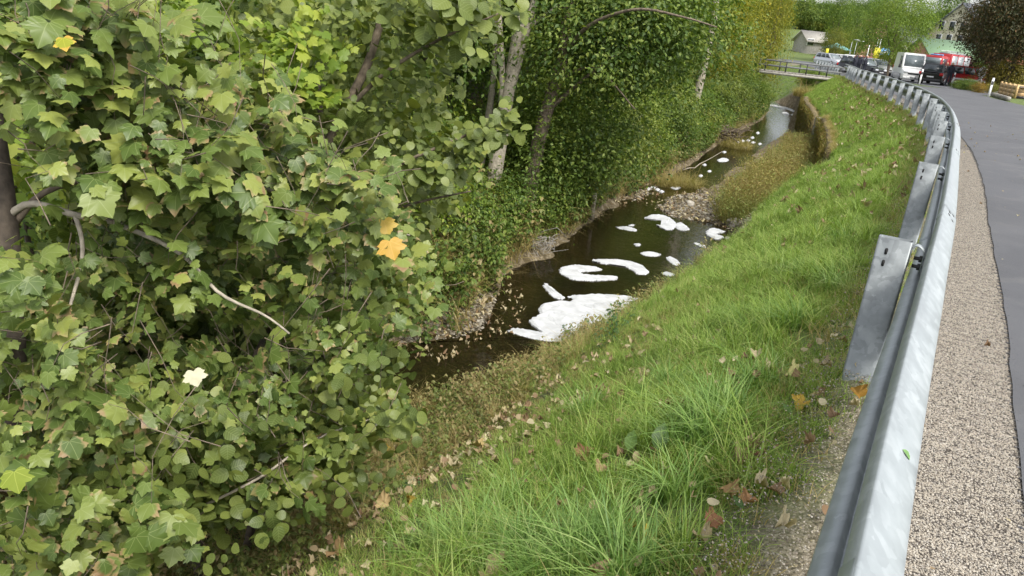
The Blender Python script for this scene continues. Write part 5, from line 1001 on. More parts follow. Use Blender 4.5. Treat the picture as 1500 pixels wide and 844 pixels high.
# hanging grass and ivy over the wall
f = Foliage(); n = 9000; sel = np.where((CREST[:, 1] > 21.5) & (CREST[:, 1] < 47))[0]; i = rng.choice(sel, n); q = CREST[i] - CN[i] * (WALLD + rng.uniform(.12, .30, n) + .25 * (CREST[i, 1] > 33.5))[:, None]; zt = -1.15 - rng.random(n) ** 1.3 * 1.6
f.add(LEAF_SMALL, np.column_stack([q, zt]), unit(np.column_stack([-CN[i], np.full(n, .3)]) + rng.normal(0, .5, (n, 3))), np.column_stack([rng.normal(0, .4, (n, 2)), -np.ones(n)]), rng.uniform(.04, .11, n)); link('moss_growth', f.mesh('moss_growth', M['dry']), wl, kind='stuff', color=(.72, .68, .48))
n = 260; i = rng.choice(sel, n); q = CREST[i] - CN[i] * (WALLD - .05 + .2 * (CREST[i, 1] > 33.5) + rng.normal(0, .05, n))[:, None]
gn_scatter('dry_grass', np.column_stack([q, terrain(q + CN[i] * .15)[0]]), np.column_stack([rng.normal(0, .5, n), rng.normal(-.4, .3, n), rng.uniform(0, 6.28, n)]), rng.uniform(.7, 1.2, n), rng.integers(0, 4, n), [tuft(30, .16, .08, .007, 1.2, 3, 'drygrass') for _ in range(4)], kind='stuff', label='dry straw fringe along the top edge of the mossy wall', cat='grass')
pp = at_z(1222, 150, -.95); d = unit((np.array([1.0, .1, 0]))[None])[0]; a = pp + [0, 0, .1]; b_ = a + d * 1.6; b = MB(); k = 14
Vo, Fo = tube_np([a, b_], .27, k, False); Vi, Fi = tube_np([a, a + d * .8], .22, k, False); b.add(Vo, Fo); b.add(Vi, [f_[::-1] for f_ in Fi]); b.F += [[j, (j + 1) % k, 2 * k + (j + 1) % k, 2 * k + j] for j in range(k)]; b.M += [0] * k
link('drain_pipe', npmesh('drain_pipe', np.vstack(b.V), b.F, M['pipe'], smooth=False), label='orange brown drain pipe end sticking out of the grass above the wall', cat='pipe')
M['railing'] = plain('dull_railing_steel', (.16, .165, .165), .7, .2)
# ------------------------------------------------------------------ footbridge
br = empty('footbridge', (0, 0, 0), label='narrow grey footbridge with metal railing crossing the creek', cat='bridge')
A_ = at_y(1120, 104, 58); B_ = at_y(1240, 117, 58); dv = unit((B_ - A_)[None])[0]; hz_ = np.array([dv[0], dv[1], 0]); pv = np.array([-hz_[1], hz_[0], 0]); pv /= np.linalg.norm(pv); Lb = np.linalg.norm(B_ - A_)
def bpt(t, o=0, z=0): return A_ + dv * t + pv * o + np.array([0, 0, z])
def beam_between(p, q, w_, h_, mat, name, parent):
    p, q = np.array(p), np.array(q); d_ = (q - p) / np.linalg.norm(q - p); sd = np.cross(d_, [0, 0, 1.]); sd = sd / np.linalg.norm(sd) if np.linalg.norm(sd) > .01 else np.array([1., 0, 0]); u_ = np.cross(sd, d_)
    V = [c + sd * a * w_ / 2 + u_ * b * h_ / 2 for c in (p, q) for a, b in ((-1, -1), (1, -1), (1, 1), (-1, 1))]; return MB().add(V, [[0, 3, 2, 1], [4, 5, 6, 7], [0, 1, 5, 4], [1, 2, 6, 5], [2, 3, 7, 6], [3, 0, 4, 7]]).build(name, M[mat], parent)
for o in (0, 1.6): beam_between(bpt(-.4, o, -.09), bpt(Lb + .3, o, -.09), .12, .18, 'concrete', 'girder', br)
nP = 26
for k in range(nP): t0 = -.3 + (Lb + .5) * k / nP; beam_between(bpt(t0 + .02, .8, .045), bpt(t0 + (Lb + .5) / nP - .01, .8, .045), 1.62, .05, 'oldwood', 'plank', br)
for o in (.03, 1.55):
    for k in range(5): t0 = k * Lb / 4; beam_between(bpt(t0, o, 0), bpt(t0, o, .78), .07, .07, 'plastic', 'railing_post', br)
    for h_ in (.42, .78): beam_between(bpt(-.1, o, h_), bpt(Lb + .1, o, h_), .06, .09, 'railing', 'railing_bar', br)
pr_ = at_y(1208, 116, 58); beam_between((pr_[0], pr_[1] + .8, pr_[2] - .25), (pr_[0], pr_[1] + .8, pr_[2] - 2.4), .5, .6, 'concrete', 'pier', br)
# ------------------------------------------------------------------ vehicles
def quad_panel(b, P, inset, off, m):
    "panel lying just proud of the face P (4 corners)"
    P = np.array(P, float); c = P.mean(0); n_ = np.cross(P[1] - P[0], P[2] - P[1]); n_ /= np.linalg.norm(n_); ix, iy = inset
    u = (P[1] - P[0]) * ix; v = (P[3] - P[0]) * iy; Q_ = np.array([P[0] + u + v, P[1] - (P[1] - P[0]) * ix + (P[2] - P[1]) * iy, P[2] - (P[2] - P[3]) * ix - (P[2] - P[1]) * iy, P[3] + (P[2] - P[3]) * ix - (P[3] - P[0]) * iy])
    V = np.vstack([Q_ - n_ * .01, Q_ + n_ * off]); return b.add(V, [[0, 3, 2, 1], [4, 5, 6, 7], [0, 1, 5, 4], [1, 2, 6, 5], [2, 3, 7, 6], [3, 0, 4, 7]], m)
def loft(rings, mat, name, parent, bev=.03):
    bm = bmesh.new(); R_ = [[bm.verts.new(p) for p in r] for r in rings]
    for a, b in zip(R_, R_[1:]):
        for i in range(len(a)): bm.faces.new((a[i], a[(i + 1) % len(a)], b[(i + 1) % len(a)], b[i]))
    bm.faces.new(R_[0][::-1]); bm.faces.new(R_[-1]); bmesh.ops.recalc_face_normals(bm, faces=bm.faces[:]); bmesh.ops.bevel(bm, geom=[e for e in bm.edges if e.calc_face_angle(0) > .35], offset=bev, segments=2, affect='EDGES', clamp_overlap=True)
    me = bpy.data.meshes.new(name); bm.to_mesh(me); bm.free(); me.materials.append(mat); return link(name, me, parent)
def wheel(parent, x, y, r_, w_=.22):
    wv, wf = tube_np([(x - w_ / 2, y, r_), (x + w_ / 2, y, r_)], r_, 18); o = link('wheel', npmesh('tyre', wv, wf, M['rubber']), parent)
    sx = 1 if x > 0 else -1; wv, wf = tube_np([(x + sx * (w_ / 2 - .03), y, r_), (x + sx * (w_ / 2 + .012), y, r_)], r_ * .62, 14); link('rim', npmesh('rim', wv, wf, M['rim']), o)
def vehicle(name, label, cat, px, py, heading, paint, L_=4.4, W_=1.8, H_=1.5, belt=.92, hood=.95, nose=.62, front_w=.55, rear_w=.25, cab0=None, van=False, group=None, z=None, detail=True, stripe=None, pos=None, wr=.32):
    p = np.array(pos) if pos is not None else at_z(px, py, 0)
    if pos is None:
        for _ in range(8): p = at_z(px, py, float(dip(p[1])) + .03)
    t = empty(name, (p[0], p[1], p[2] if z is None else z), math.atan2(-heading[0], heading[1]), label=label, cat=cat, group=group)
    h = W_ / 2; F_, B_2 = L_ / 2, -L_ / 2; pm = M[paint]
    # lower body rings from rear to front (x, z outlines)
    def ring(y, w2, z0, z1): return [(-w2, y, z0), (w2, y, z0), (w2 * 1.02, y, z0 + (z1 - z0) * .55), (w2 * .95, y, z1), (-w2 * .95, y, z1), (-w2 * 1.02, y, z0 + (z1 - z0) * .55)]
    hb = belt * (1.0 if van else 1.0)
    loft([ring(B_2, h * .9, .32, hb * .93), ring(B_2 + .25, h, .22, hb), ring(0, h, .2, hb), ring(F_ - hood, h, .2, hb * .98), ring(F_ - .25, h * .96, .22, hb * (.86 if not van else .86)), ring(F_, h * .82, .32, nose)], pm, 'body', t)
    # cabin
    c0, c1 = B_2 + .08, F_ - hood + .02; tw_ = h * (.9 if van else .8); r0, r1 = c0 + rear_w, c1 - front_w
    lo = [(-h * .94, c0, hb - .03), (h * .94, c0, hb - .03), (h * .94, c1, hb - .03), (-h * .94, c1, hb - .03)]; hi = [(-tw_, r0, H_), (tw_, r0, H_), (tw_, r1, H_), (-tw_, r1, H_)]
    loft([lo, hi], pm, 'cabin', t, .05)
    g = M['glass']; g2 = M['glasspale']
    fw = MB(); quad_panel(fw, [lo[2], lo[3], hi[3], hi[2]], (.07, .1 if not van else .12), .012, 0); fw.build('windscreen', g2, t)
    if not van or detail: rw = MB(); quad_panel(rw, [lo[0], lo[1], hi[1], hi[0]], (.09, .14), .012, 0); rw.build('rear_window', g, t)
    for sgn, (a, b_, c_, d_) in ((1, (lo[1], lo[2], hi[2], hi[1])), (-1, (lo[3], lo[0], hi[0], hi[3]))):
        P_ = np.array([a, b_, c_, d_]); cuts = [(.62, .9)] if van else [(.06, .36), (.38, .66), (.68, .93)] if sgn == 1 else [(.07, .32), (.34, .62), (.64, .94)]
        if van and sgn == -1: cuts = [(.1, .38)]
        for u0, u1 in cuts:
            q = [P_[0] + (P_[1] - P_[0]) * u0, P_[0] + (P_[1] - P_[0]) * u1, P_[3] + (P_[2] - P_[3]) * u1, P_[3] + (P_[2] - P_[3]) * u0]; sw = MB(); quad_panel(sw, q, (.02, .12 if not van else .22), .01, 0); sw.build('side_window', g, t)
    for x in (-h + .1, h - .1):
        for y in (B_2 + .85, F_ - .85): wheel(t, x, y, wr)
    if detail:
        for sx in (-1, 1):
            b = MB(); b.box((sx * h * .66, F_ - .03, nose + .02), (.34, .14, .16), bev=.03); b.build('headlight', M['headlamp'], t)
            b = MB(); b.box((sx * h * .82, B_2 + .0, hb * .86), (.26, .12, .2 if not van else .5), bev=.03); b.build('tail_light', M['taillamp'], t)
            b = MB(); b.box((sx * (h + .1), c1 - front_w * .35, hb + .1), (.2, .1, .16 if not van else .3), bev=.03); b.build('wing_mirror', M['plastic'], t)
        b = MB(); b.box((0, F_ - .01, nose - .1), (W_ * .5, .08, .14), bev=.02); b.build('grille', M['plastic'], t)
        b = MB(); b.box((0, F_ + .02, .34), (W_ * .86, .12, .2), bev=.04); b.box((0, B_2 - .02, .36), (W_ * .86, .12, .22), bev=.04); b.build('bumper', M['plastic'] if not van else pm, t)
        b = MB(); b.box((0, B_2 - .05, hb * .62), (.5, .04, .12)); b.build('number_plate', M['plate'], t); b = MB(); b.box((0, F_ + .085, .42), (.5, .03, .11)); b.build('number_plate', M['plate'], t)
    if stripe:
        b = MB()
        for sx in (-1, 1): b.box((sx * h * 1.012, 0, hb * .62), (.035, L_ * .8, .16))
        b.build('stripe', M[stripe], t)
    return t
vehicle('delivery_van', 'white high roof delivery van facing the camera behind the end of the guardrail', 'van', 1327, 119, (-.26, -.965), 'white', 5.2, 1.85, 2.3, 1.12, .9, .8, .62, .12, van=True, wr=.34)
vehicle('dark_car', 'black estate car seen from behind beside the white van', 'car', 1369, 124, (.62, .78), 'black', 4.4, 1.85, 1.62, .98, 1.05, .7, .6, .45, wr=.35)
vehicle('white_car', 'white hatchback between the white van and the dark group of people', 'car', 1283, 109, (.15, -.99), 'white', 4.0, 1.75, 1.5, .92, 1.0, .62, .8, .3)
vehicle('silver_car', 'silver car coming along the road beyond the footbridge', 'car', 1214, 96, (.35, -.93), 'silver', 4.3, 1.78, 1.5, .92, 1.0, .62, .8, .3)
vehicle('red_fire_van', 'low red fire service car with white stripe beside the dark tree trunk', 'car', 1424, 122, (.95, -.3), 'red', 4.6, 1.85, 1.7, 1.0, 1.2, .72, .7, .2, stripe='white', pos=(at_y(1427, 115, 68)[0], 68, float(dip(68)) + .03))
for px, py, Y_, hd, paint, lab in [(1234, 85, 112, (.7, -.7), 'silver', 'small silver parked car far beyond the lawn'), (1245, 88, 108, (.8, -.6), 'white', 'small white parked car in front of the street lamps'), (1256, 88.5, 115, (.8, -.6), 'white', 'distant white parked car left of the yellow banner'), (1262, 100, 74, (.5, -.85), 'black', 'black car behind the group of people'), (1272, 89, 105, (.4, -.9), 'red', 'red car below the yellow banner')]:
    p = at_y(px, py, Y_); vehicle('parked_car', lab, 'car', px, py, hd, paint, 4.2, 1.75, 1.48, .9, 1.0, .6, .7, .3, group='cars parked in the distance', pos=(p[0], p[1], tz(p[0], p[1]) + .02))
# fire engine
p = at_y(1384, 100, 90); fe = empty('fire_engine', (p[0], 90, -.36), math.atan2(.80, -.60), label='red fire engine with white band and open equipment bay behind the black car', cat='fire engine')
def fbox(name, c, d, mat, bev=.05): b = MB(); b.box(c, d, bev=bev); return b.build(name, M[mat], fe)
fe.scale = (.88,) * 3
fbox('chassis', (0, 0, .62), (2.2, 7.0, .3), 'plastic'); fbox('cab', (0, 2.55, 1.75), (2.3, 1.9, 2.1), 'red', .12); fbox('equipment_body', (0, -1.05, 1.95), (2.4, 5.0, 2.35), 'red', .06); fbox('roof_locker', (0, -1.05, 3.2), (1.4, 4.2, .22), 'steel')
for sx in (-1, 1):
    fbox('white_band', (sx * 1.205, -1.05, 1.15), (.02, 4.9, .3), 'white', 0)
    for k in range(3): fbox('shutter', (sx * 1.21, -2.7 + k * 1.6, 2.15), (.03, 1.4, 1.55), 'steel', 0)
    fbox('side_window', (sx * 1.155, 2.75, 2.15), (.03, 1.1, .7), 'glass', 0)
    fbox('headlight', (sx * .85, 3.52, 1.0), (.35, .06, .22), 'headlamp')
    for y in (2.4, -2.0): wheel(fe, sx * .98, y, .48, .3)
fbox('windscreen', (0, 3.51, 2.15), (2.0, .03, .8), 'glasspale', 0); fbox('blue_light', (0, 2.8, 2.9), (1.6, .3, .16), 'bluesign'); fbox('white_band', (0, 3.512, 1.35), (2.1, .02, .28), 'white', 0)
for sx in (-1, 1): beam_between((sx * .3, -3.3, 3.45), (sx * .3, 1.5, 3.45), .06, .09, 'steel', 'ladder_rail', fe)
# people
def person(px, py, Y_, lab, face=0, arm=0, pos=None):
    p = at_y(px, py, Y_); z0 = tz(p[0], p[1]) + .03; J = [(0, 0, .95), (0, 0, 1.15), (0, 0, 1.38), (0, .0, 1.5), (0, .02, 1.62), (0, .02, 1.76), (.19, 0, 1.4), (.24, .03, 1.12), (.22, .18 + arm, .95 + arm), (-.19, 0, 1.4), (-.24, .03, 1.12), (-.2, .14, .9), (.1, 0, .9), (.12, .04, .5), (.12, -.02, .08), (.12, .14, .04), (-.1, 0, .9), (-.12, -.02, .5), (-.13, -.06, .08), (-.13, .1, .04)]
    E_ = [(0, 1), (1, 2), (2, 3), (3, 4), (4, 5), (2, 6), (6, 7), (7, 8), (2, 9), (9, 10), (10, 11), (0, 12), (12, 13), (13, 14), (14, 15), (0, 16), (16, 17), (17, 18), (18, 19)]
    r_ = [.16, .15, .17, .06, .10, .09, .07, .05, .04, .07, .05, .04, .1, .07, .05, .045, .1, .07, .05, .045]
    me = bpy.data.meshes.new('person'); me.from_pydata(J, E_, []); o = link('person', me, loc=(p[0], p[1], z0), rot=(0, 0, face), label=lab, cat='person'); me.materials.append(M['cloth']); md = o.modifiers.new('skin', 'SKIN'); o.modifiers.new('smooth', 'SUBSURF').levels = 1; o.modifiers['smooth'].render_levels = 1
    for v, q in zip(me.skin_vertices[0].data if me.skin_vertices else [], r_): v.radius = (q, q)
    b = MB(); 
    bm = bmesh.new(); bmesh.ops.create_uvsphere(bm, u_segments=12, v_segments=8, radius=.105); 
    for v in bm.verts: v.co = Vector((v.co.x * .9, v.co.y + .05, v.co.z * 1.05 + 1.64))
    m2 = bpy.data.meshes.new('face'); bm.to_mesh(m2); bm.free(); m2.materials.append(M['skin']); link('face', m2, o)
    return o
for px, Y_, lab, fa in [(1251, 71, 'person in dark uniform at the left of the group behind the rail', .5), (1257, 72, 'person in dark uniform in the middle of the group behind the rail', 2.5), (1266, 70, 'person in dark clothes at the right of the group next to the white hatchback', 4.0), (1381, 80, 'firefighter in dark gear standing left at the engine equipment bay', 1.0), (1387, 80, 'firefighter in dark gear standing right at the engine equipment bay', 2.0), (1394, 62, 'person in dark jacket between the black car and the red car', 3.0)]: person(px, 100, Y_, lab, fa)
# ------------------------------------------------------------------ delineator posts, lamps, signs
for px, py, lab in [(1447, 142, 'white delineator post standing at the right edge of the road by the timber boxes'), (1346, 123, 'white delineator post beside the front of the white van'), (1394, 125, 'white delineator post right of the black car')]:
    p = at_z(px, py, 0.02); p = at_z(px, py, float(dip(p[1])) + .02); t = empty('delineator_post', tuple(p), 0, label=lab, cat='post'); b = MB(); b.add([(-.06, -.05, -.2), (.06, -.05, -.2), (.0, .07, -.2), (-.06, -.05, .98), (.06, -.05, .98), (.0, .07, .9)], [[0, 2, 1], [3, 4, 5], [0, 1, 4, 3], [1, 2, 5, 4], [2, 0, 3, 5]]); b.build('body', M['white'], t); b = MB(); b.box((0, -.053, .72), (.1, .008, .18)); b.build('reflector', M['plastic'], t)
def pole(px, y0, y1, Y_, lab, name='street_lamp', r_=.05, arm=True, mat='steel', cat='lamp'):
    a = at_y(px, y0, Y_); b_ = at_y(px + (y0 - y1) * .2, y1, Y_); zb = tz(a[0], a[1]); t = empty(name, (a[0], a[1], zb), 0, label=lab, cat=cat); H_ = b_[2] - zb; b = MB(); b.tube([(0, 0, 0), (0, 0, H_)], [r_ * 1.3, r_ * .8], 8); b.build('pole', M[mat], t)
    if arm: b = MB(); b.tube([(0, 0, H_), (.2, -.1, H_ + .1), (.5, -.2, H_ + .1)], .03, 6); b.build('arm', M[mat], t); b = MB(); b.box((.7, -.25, H_ + .1), (.45, .2, .08), bev=.03); b.build('lamp_head', M['plate'], t)
    return t
pole(1244, 80, 59, 118, 'left street lamp behind the parked cars'); pole(1251, 80, 61, 118, 'right street lamp behind the parked cars')
for px, lab in ((1281, 'left white flagpole above the yellow banner'), (1285, 'right white flagpole above the yellow banner'), (1270, 'white flagpole left of the yellow banner')): pole(px, 82, 57 if px > 1275 else 66, 100, lab, 'flagpole', .06, False, 'white', 'flagpole')
pole(1257, 113, 94, 60, 'thin black pole standing just behind the far guardrail', 'thin_pole', .05, False, 'plastic', 'pole')
def board(px0, px1, py0, py1, Y_, mat, lab, name, motif=None):
    a, b_, c_ = at_y(px0, py1, Y_), at_y(px1, py1, Y_), at_y(px0, py0, Y_); w_ = b_[0] - a[0]; h_ = c_[2] - a[2]; t = empty(name, tuple(a), -.1, label=lab, cat='sign'); b = MB(); b.box((w_ / 2, 0, h_ / 2), (w_, .06, h_), bev=.01); b.build('panel', M[mat], t)
    for x in (.06, w_ - .06): b = MB(); b.tube([(x, .06, tz(a[0], a[1]) - a[2]), (x, .06, h_)], .04, 6); b.build('leg', M['steel'], t)
    if motif: b = MB(); b.box((w_ * .45, -.035, h_ * .3), (w_ * .8, .012, h_ * .3)); b.box((w_ * .6, -.037, h_ * .55), (w_ * .3, .012, h_ * .2)); b.build('print', M[motif], t)
    return t
board(1278, 1287, 69, 85, 92, 'yellowsign', 'tall yellow advertising banner beside the blue poster', 'banner'); board(1288, 1302, 70, 80, 92, 'bluesign', 'blue advertising poster with pale print right of the yellow banner', 'poster', 'plate')
board(1209, 1213, 71, 78, 110, 'yellowsign', 'small yellow sign far beyond the silver car', 'small_sign')
M['teal'] = plain('teal_canvas', (.20, .45, .42), .7, noise=.1)
p = at_y(1223, 80, 115); t = empty('market_tent', (p[0], p[1], tz(p[0], p[1])), .3, label='small teal pavilion tent among the far parked cars', cat='tent'); b = MB(); b.add([(-1.5, -1.5, 2.1), (1.5, -1.5, 2.1), (1.5, 1.5, 2.1), (-1.5, 1.5, 2.1), (0, 0, 3.0)], [[0, 1, 4], [1, 2, 4], [2, 3, 4], [3, 0, 4], [3, 2, 1, 0]]); b.build('canopy', M['teal'], t)
for x in (-1.4, 1.4):
    for y in (-1.4, 1.4): b = MB(); b.tube([(x, y, 0), (x, y, 2.12)], .03, 5); b.build('leg', M['steel'], t)
# ------------------------------------------------------------------ houses
def house(px, pyb, Y_, W_, D_, H_, RH, rz, wall, roof, lab, wins, ridge_x=True, over=.4):
    p = at_y(px, pyb, Y_); t = empty('house', (p[0], p[1], tz(p[0], p[1]) - .3), rz, label=lab, cat='house'); x, y = W_ / 2, D_ / 2
    b = MB(); 
    if ridge_x: b.add([(-x, -y, 0), (x, -y, 0), (x, y, 0), (-x, y, 0), (-x, -y, H_), (x, -y, H_), (x, y, H_), (-x, y, H_), (-x, 0, H_ + RH - .05), (x, 0, H_ + RH - .05)], [[0, 1, 5, 4], [1, 2, 6, 9, 5], [2, 3, 7, 6], [3, 0, 4, 8, 7]])
    else: b.add([(-x, -y, 0), (x, -y, 0), (x, y, 0), (-x, y, 0), (-x, -y, H_), (x, -y, H_), (x, y, H_), (-x, y, H_), (0, -y, H_ + RH - .05), (0, y, H_ + RH - .05)], [[0, 1, 5, 8, 4], [1, 2, 6, 5], [2, 3, 7, 9, 6], [3, 0, 4, 7]])
    b.build('wall', M[wall], t); k = RH / (y if ridge_x else x)
    for s_ in (-1, 1):
        o = over; th = .18
        if ridge_x: q = [(-x - o, s_ * (y + o), H_ - k * o), (x + o, s_ * (y + o), H_ - k * o), (x + o, 0, H_ + RH), (-x - o, 0, H_ + RH)]
        else: q = [(s_ * (x + o), -y - o, H_ - k * o), (s_ * (x + o), y + o, H_ - k * o), (0, y + o, H_ + RH), (0, -y - o, H_ + RH)]
        b = MB(); b.add(q + [(a, c, d + th) for a, c, d in q], [[0, 3, 2, 1], [4, 5, 6, 7], [0, 1, 5, 4], [1, 2, 6, 5], [2, 3, 7, 6], [3, 0, 4, 7]]); b.build('roof', M[roof], t)
    for (face, u, z, w_, h_) in wins:
        b = MB(); g_ = MB()
        if face == 'f': b.box((u, -y - .03, z), (w_ + .2, .1, h_ + .2)); g_.box((u, -y - .09, z), (w_, .05, h_))
        else: b.box((-x - .03, u, z), (.1, w_ + .2, h_ + .2)); g_.box((-x - .09, u, z), (.05, w_, h_))
        f_ = b.build('window', M['plate'], t); g_.build('pane', M['glass'], f_)
    return t
house(1380, 100, 120, 8.5, 7, 2.7, 2.3, .1, 'pink', 'roofgreen', 'low salmon house with a green metal roof behind the fire engine', [('f', -2.4, 1.7, 1, 1.1), ('f', 0, 1.7, 1, 1.1), ('f', 2.4, 1.7, 1, 1.1)])
house(1420, 104, 140, 12, 10, 6.6, 4.4, .45, 'render', 'roofgrey', 'large cream house with a grey slate roof behind the green roofed house', [('f', a, z_, .9, 1.3) for a in (-3.6, -1.2, 1.2, 3.6) for z_ in (2, 5)] + [('l', a, z_, .9, 1.3) for a in (-3, -1, 1, 3) for z_ in (2.2, 5.3, 7.4)], True)
house(1271, 84, 150, 7, 7, 5, 3.4, -.2, 'pink', 'roofred', 'distant salmon house with red roof below the wooded hill', [('f', -1.8, 3.6, 1, 1.2), ('f', 1.8, 3.6, 1, 1.2)], False)
house(1186, 86, 150, 5, 5, 2.4, 1.6, .2, 'concrete', 'concrete', 'small pale building half hidden behind the golden tree', [('f', -2, 2.2, 1.2, 1.0), ('f', 1.5, 2.2, 1.2, 1.0)])
house(1318, 92, 150, 9, 7, 4.0, 2.6, .1, 'render', 'roofgrey', 'cream house mostly hidden by the airy light green tree', [('f', -2.4, 2.4, 1, 1.2), ('f', 2.0, 2.4, 1, 1.2)])
house(1512, 108, 74, 6, 6, 2.6, 2.0, -.3, 'pink', 'roofred', 'salmon garden house behind the timber boxes at the right edge', [('f', -2, 1.6, 1, 1), ('f', 1, 1.6, 1, 1)])
# ------------------------------------------------------------------ right hand side of the road
def rgt(px, py): p = at_z(px, py, .05); return at_z(px, py, tz(p[0], p[1]) + .02)
a = rgt(1453, 141); c = rgt(1500, 155); u_ = unit((c - a)[None])[0]
kb = empty('timber_kerb', tuple(a), 0, label='weathered timber beams lying end to end along the right road edge', cat='kerb')
for k in range(3): q0 = u_ * (k * 1.5 + .03); beam_between(q0 + [0, 0, .1], q0 + u_ * 1.44 + [0, 0, .1], .18, .2, 'oldwood', 'beam', kb)
pt = rgt(1462, 138); pb = empty('planter_box', tuple(pt), 0, label='raised bed of fresh yellow timber planks beside the white post', cat='planter'); v_ = np.array([-u_[1], u_[0], 0]) * 1.0
v_ = v_ if v_[0] > 0 else -v_
for k in range(4):
    for h_ in (.12, .34, .56): beam_between(u_ * (k * 1.15) + [0, 0, h_], u_ * (k * 1.15 + 1.12) + [0, 0, h_], .05, .2, 'timber', 'plank', pb)
for k in range(5): beam_between(u_ * (k * 1.15 - .01) + v_ * .02 + [0, 0, 0], u_ * (k * 1.15 - .01) + v_ * .02 + [0, 0, .74], .09, .09, 'timber', 'corner_post', pb)
for h_ in (.12, .34, .56): beam_between(v_ * .05 + [0, 0, h_], v_ * 1.4 + [0, 0, h_], .05, .2, 'timber', 'plank', pb)
b = MB(); b.add([tuple(u_ * .05 + v_ * .08 + [0, 0, .6]), tuple(u_ * 4.5 + v_ * .08 + [0, 0, .6]), tuple(u_ * 4.5 + v_ * 1.4 + [0, 0, .6]), tuple(u_ * .05 + v_ * 1.4 + [0, 0, .6])], [[0, 1, 2, 3]]); b.build('soil', M['bark'], pb)
ff = rgt(1462, 124); fn = empty('wooden_fence', tuple(ff), 0, label='low brown wooden fence behind the timber raised bed', cat='fence')
for k in range(7): beam_between(u_ * k * .9 + [0, 0, 0], u_ * k * .9 + [0, 0, 1.1], .1, .1, 'bark', 'post', fn)
for h_ in (.5, .95): beam_between(u_ * -.1 + [0, .06, h_], u_ * 5.5 + [0, .06, h_], .05, .12, 'oldwood', 'rail', fn)
# white ring sculpture
p = at_y(1437, 112, 66); t = empty('garden_sculpture', (p[0], p[1], tz(p[0], p[1])), .2, label='white ring shaped garden sculpture left of the dark tree trunk', cat='sculpture'); b = MB(); an = np.linspace(0, 2 * math.pi, 21); b.tube([(.28 * math.cos(q), 0, 1.25 + .4 * math.sin(q)) for q in an], .08, 8, cap=False); b.build('ring', M['white'], t, smooth=True); b = MB(); b.tube([(0, 0, 0), (0, 0, .88)], [.2, .13], 10); b.build('pedestal', M['white'], t)
# trees and bushes on the right
def tree_at(proto, px, pyc, Y_, Hc, rpx, rc, lab, tint=(1, 1, 1), zb=None, group=None, squash=1):
    c = at_y(px, pyc, Y_); zb = tz(c[0], c[1]) - .2 if zb is None else zb; sz_ = (c[2] - zb) / Hc; sx_ = (rpx / FPX * Y_ * 1.02) / rc
    return place_tree(proto, c[0], c[1], zb, rng.uniform(0, 6.28), (sx_, sx_, sz_), lab, tint, group)
tree_at(T_yellow, 1136, 26, 66, 4.6, 26, 3.0, 'golden tree leaning over the left end of the footbridge')
tree_at(T_far, 1158, 72, 235, 6.0, 30, 4.0, 'green tree closing the view left of the cream building', (.9, .95, .8))
tree_at(T_light, 1318, 34, 80, 5.2, 48, 4.6, 'airy light green tree with open crown behind the white van', (.75, .8, .9))
c_ = at_z(1443, 128, 0); tree_at(T_rust, 1474, 40, c_[1] + 3, 4.4, 56, 3.6, 'dark copper brown tree over the right end of the road', (1, 1, 1))
tree_at(T_rust, 1500, 20, 58, 4.4, 60, 3.6, 'second dark copper tree at the right edge of the picture', (.9, 1.1, .9))
S_purple = make_shrub('purple_shrub', 'purple', (1.6, 1.6, 1.3), 220, 32, .14, clump=.3, hollow=.3)
def shr(pr, px, py, Y_, s_, lab, tint=(1, 1, 1)): p = at_y(px, py, Y_); place_shrub(pr, p[0], p[1], rng.uniform(0, 6), s_, lab, tint, z=tz(p[0], p[1]))
shr(S_purple, 1411, 98, 96, 1.25, 'dark purple bush in front of the green roofed house'); shr(S_green, 1424, 112, 68, .8, 'green clipped bush left of the white sculpture', (1.1, 1.1, .8))
shr(S_green, 1418, 127, 50, .5, 'green bush between the road and the red car', (1, 1, .8)); shr(S_oval, 1434, 130, 47.5, .42, 'low orange tinged bush at the foot of the dark tree', (1.6, .9, .6)); shr(S_green, 1404, 126, 52, .4, 'small round bush beside the white post', (.9, .9, .8))
shr(S_oval, 1454, 128, 49, .4, 'low bush right of the dark tree trunk', (1.2, .95, .7)); shr(S_green, 1306, 100, 84, 1.5, 'brownish hedge bush behind the white hatchback', (1.5, .95, .7)); shr(S_green, 1296, 99, 88, 1.3, 'brownish hedge bush below the blue poster', (1.4, .95, .7)); shr(S_green, 1470, 112, 60, 1.5, 'rust coloured shrub below the copper tree', (1.5, .7, .6)); shr(S_oval, 1488, 110, 58, 1.5, 'tan shrub at the right edge by the fence', (1.6, 1.1, .8))
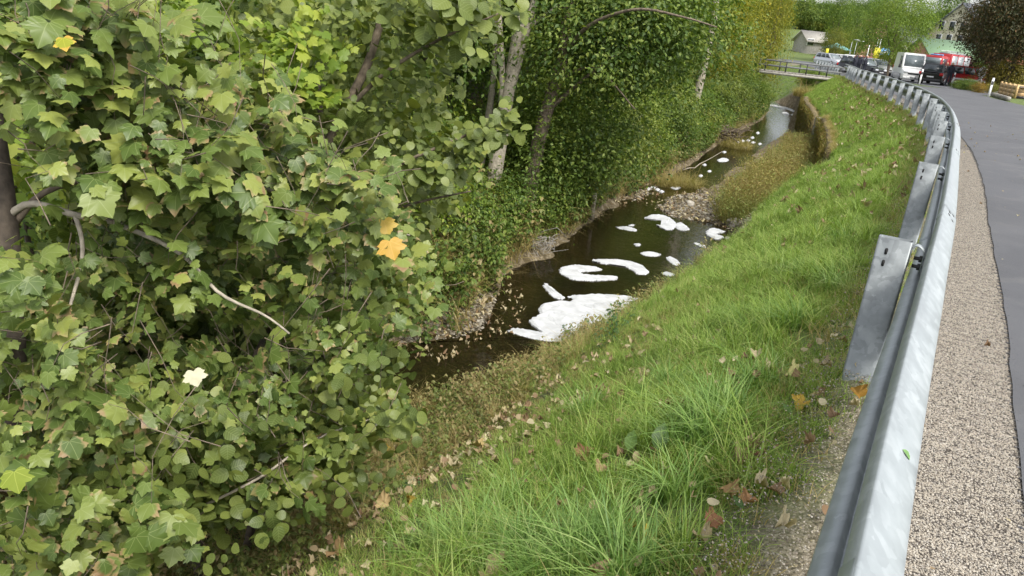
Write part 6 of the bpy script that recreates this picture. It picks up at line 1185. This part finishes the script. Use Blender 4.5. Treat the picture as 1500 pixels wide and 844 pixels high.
shr(S_oval, 1184, 100, 66, .7, 'reddish young bush by the left part of the far guardrail', (1.4, 1, .7))
stone(1408, 127, .35, 'grey rock beside the small round bush', 'stonegrey', 0)
FT = [(1192, 38, 235, 24, (1.2, .95, .8), 'round brownish green tree at the left of the hill'), (1208, 60, 230, 18, (.9, .95, .8), 'dark round tree behind the small yellow sign'), (1229, 32, 125, 16, (1.15, 1.15, .8), 'slim light green tree in the middle of the hill wood'), (1222, 66, 112, 15, (1.3, .95, .75), 'orange tinged tree behind the teal tent'), (1247, 45, 128, 17, (.85, .9, .8), 'dark tree above the street lamps'), (1262, 35, 140, 20, (.8, .9, .85), 'blue green tree above the salmon house'),
      (1240, 66, 120, 12, (1.1, 1.0, .8), 'small tree between the tent and the street lamps'), (1290, 45, 120, 20, (1.0, 1.05, .8), 'green tree above the yellow banner'), (1308, 70, 112, 14, (.9, 1, .8), 'green tree behind the blue poster'), (1345, 40, 150, 22, (.9, 1, .85), 'tall tree left of the grey roof'), (1392, 18, 175, 18, (.9, 1, .85), 'tall tree above the grey roof'), (1212, 20, 250, 20, (.8, .9, .85), 'bluish tree at the top of the hill, left'), (1300, 15, 150, 22, (.85, .95, .85), 'tree at the top of the hill, middle'), (1440, 84, 95, 12, (1, 1.1, .8), 'small tree right of the cream house')]
for px, pyc, Y_, rp, tint, lab in FT: tree_at(T_far, px, pyc, Y_, 6.0, rp, 4.0, lab, tint, group='trees on the hill beyond the houses')
n = 420; P = np.column_stack([rng.uniform(-140, 330, n), rng.uniform(228, 340, n)]); Z = terrain(P)[0]
FM = [crown_mesh('wood_crown', M['green'], (0, 0, 4.4), (3.6, 3.6, 4.6), 200, 26, .5, clump=.8, hollow=.6) for _ in range(2)]
gn_scatter('hill_wood', np.column_stack([P, Z - .8]), np.column_stack([np.zeros(n), np.zeros(n), rng.uniform(0, 6.28, n)]), rng.uniform(.75, 1.05, n), rng.integers(0, 2, n), FM, kind='stuff', label='far mixed wood covering the hill behind the village', cat='wood')
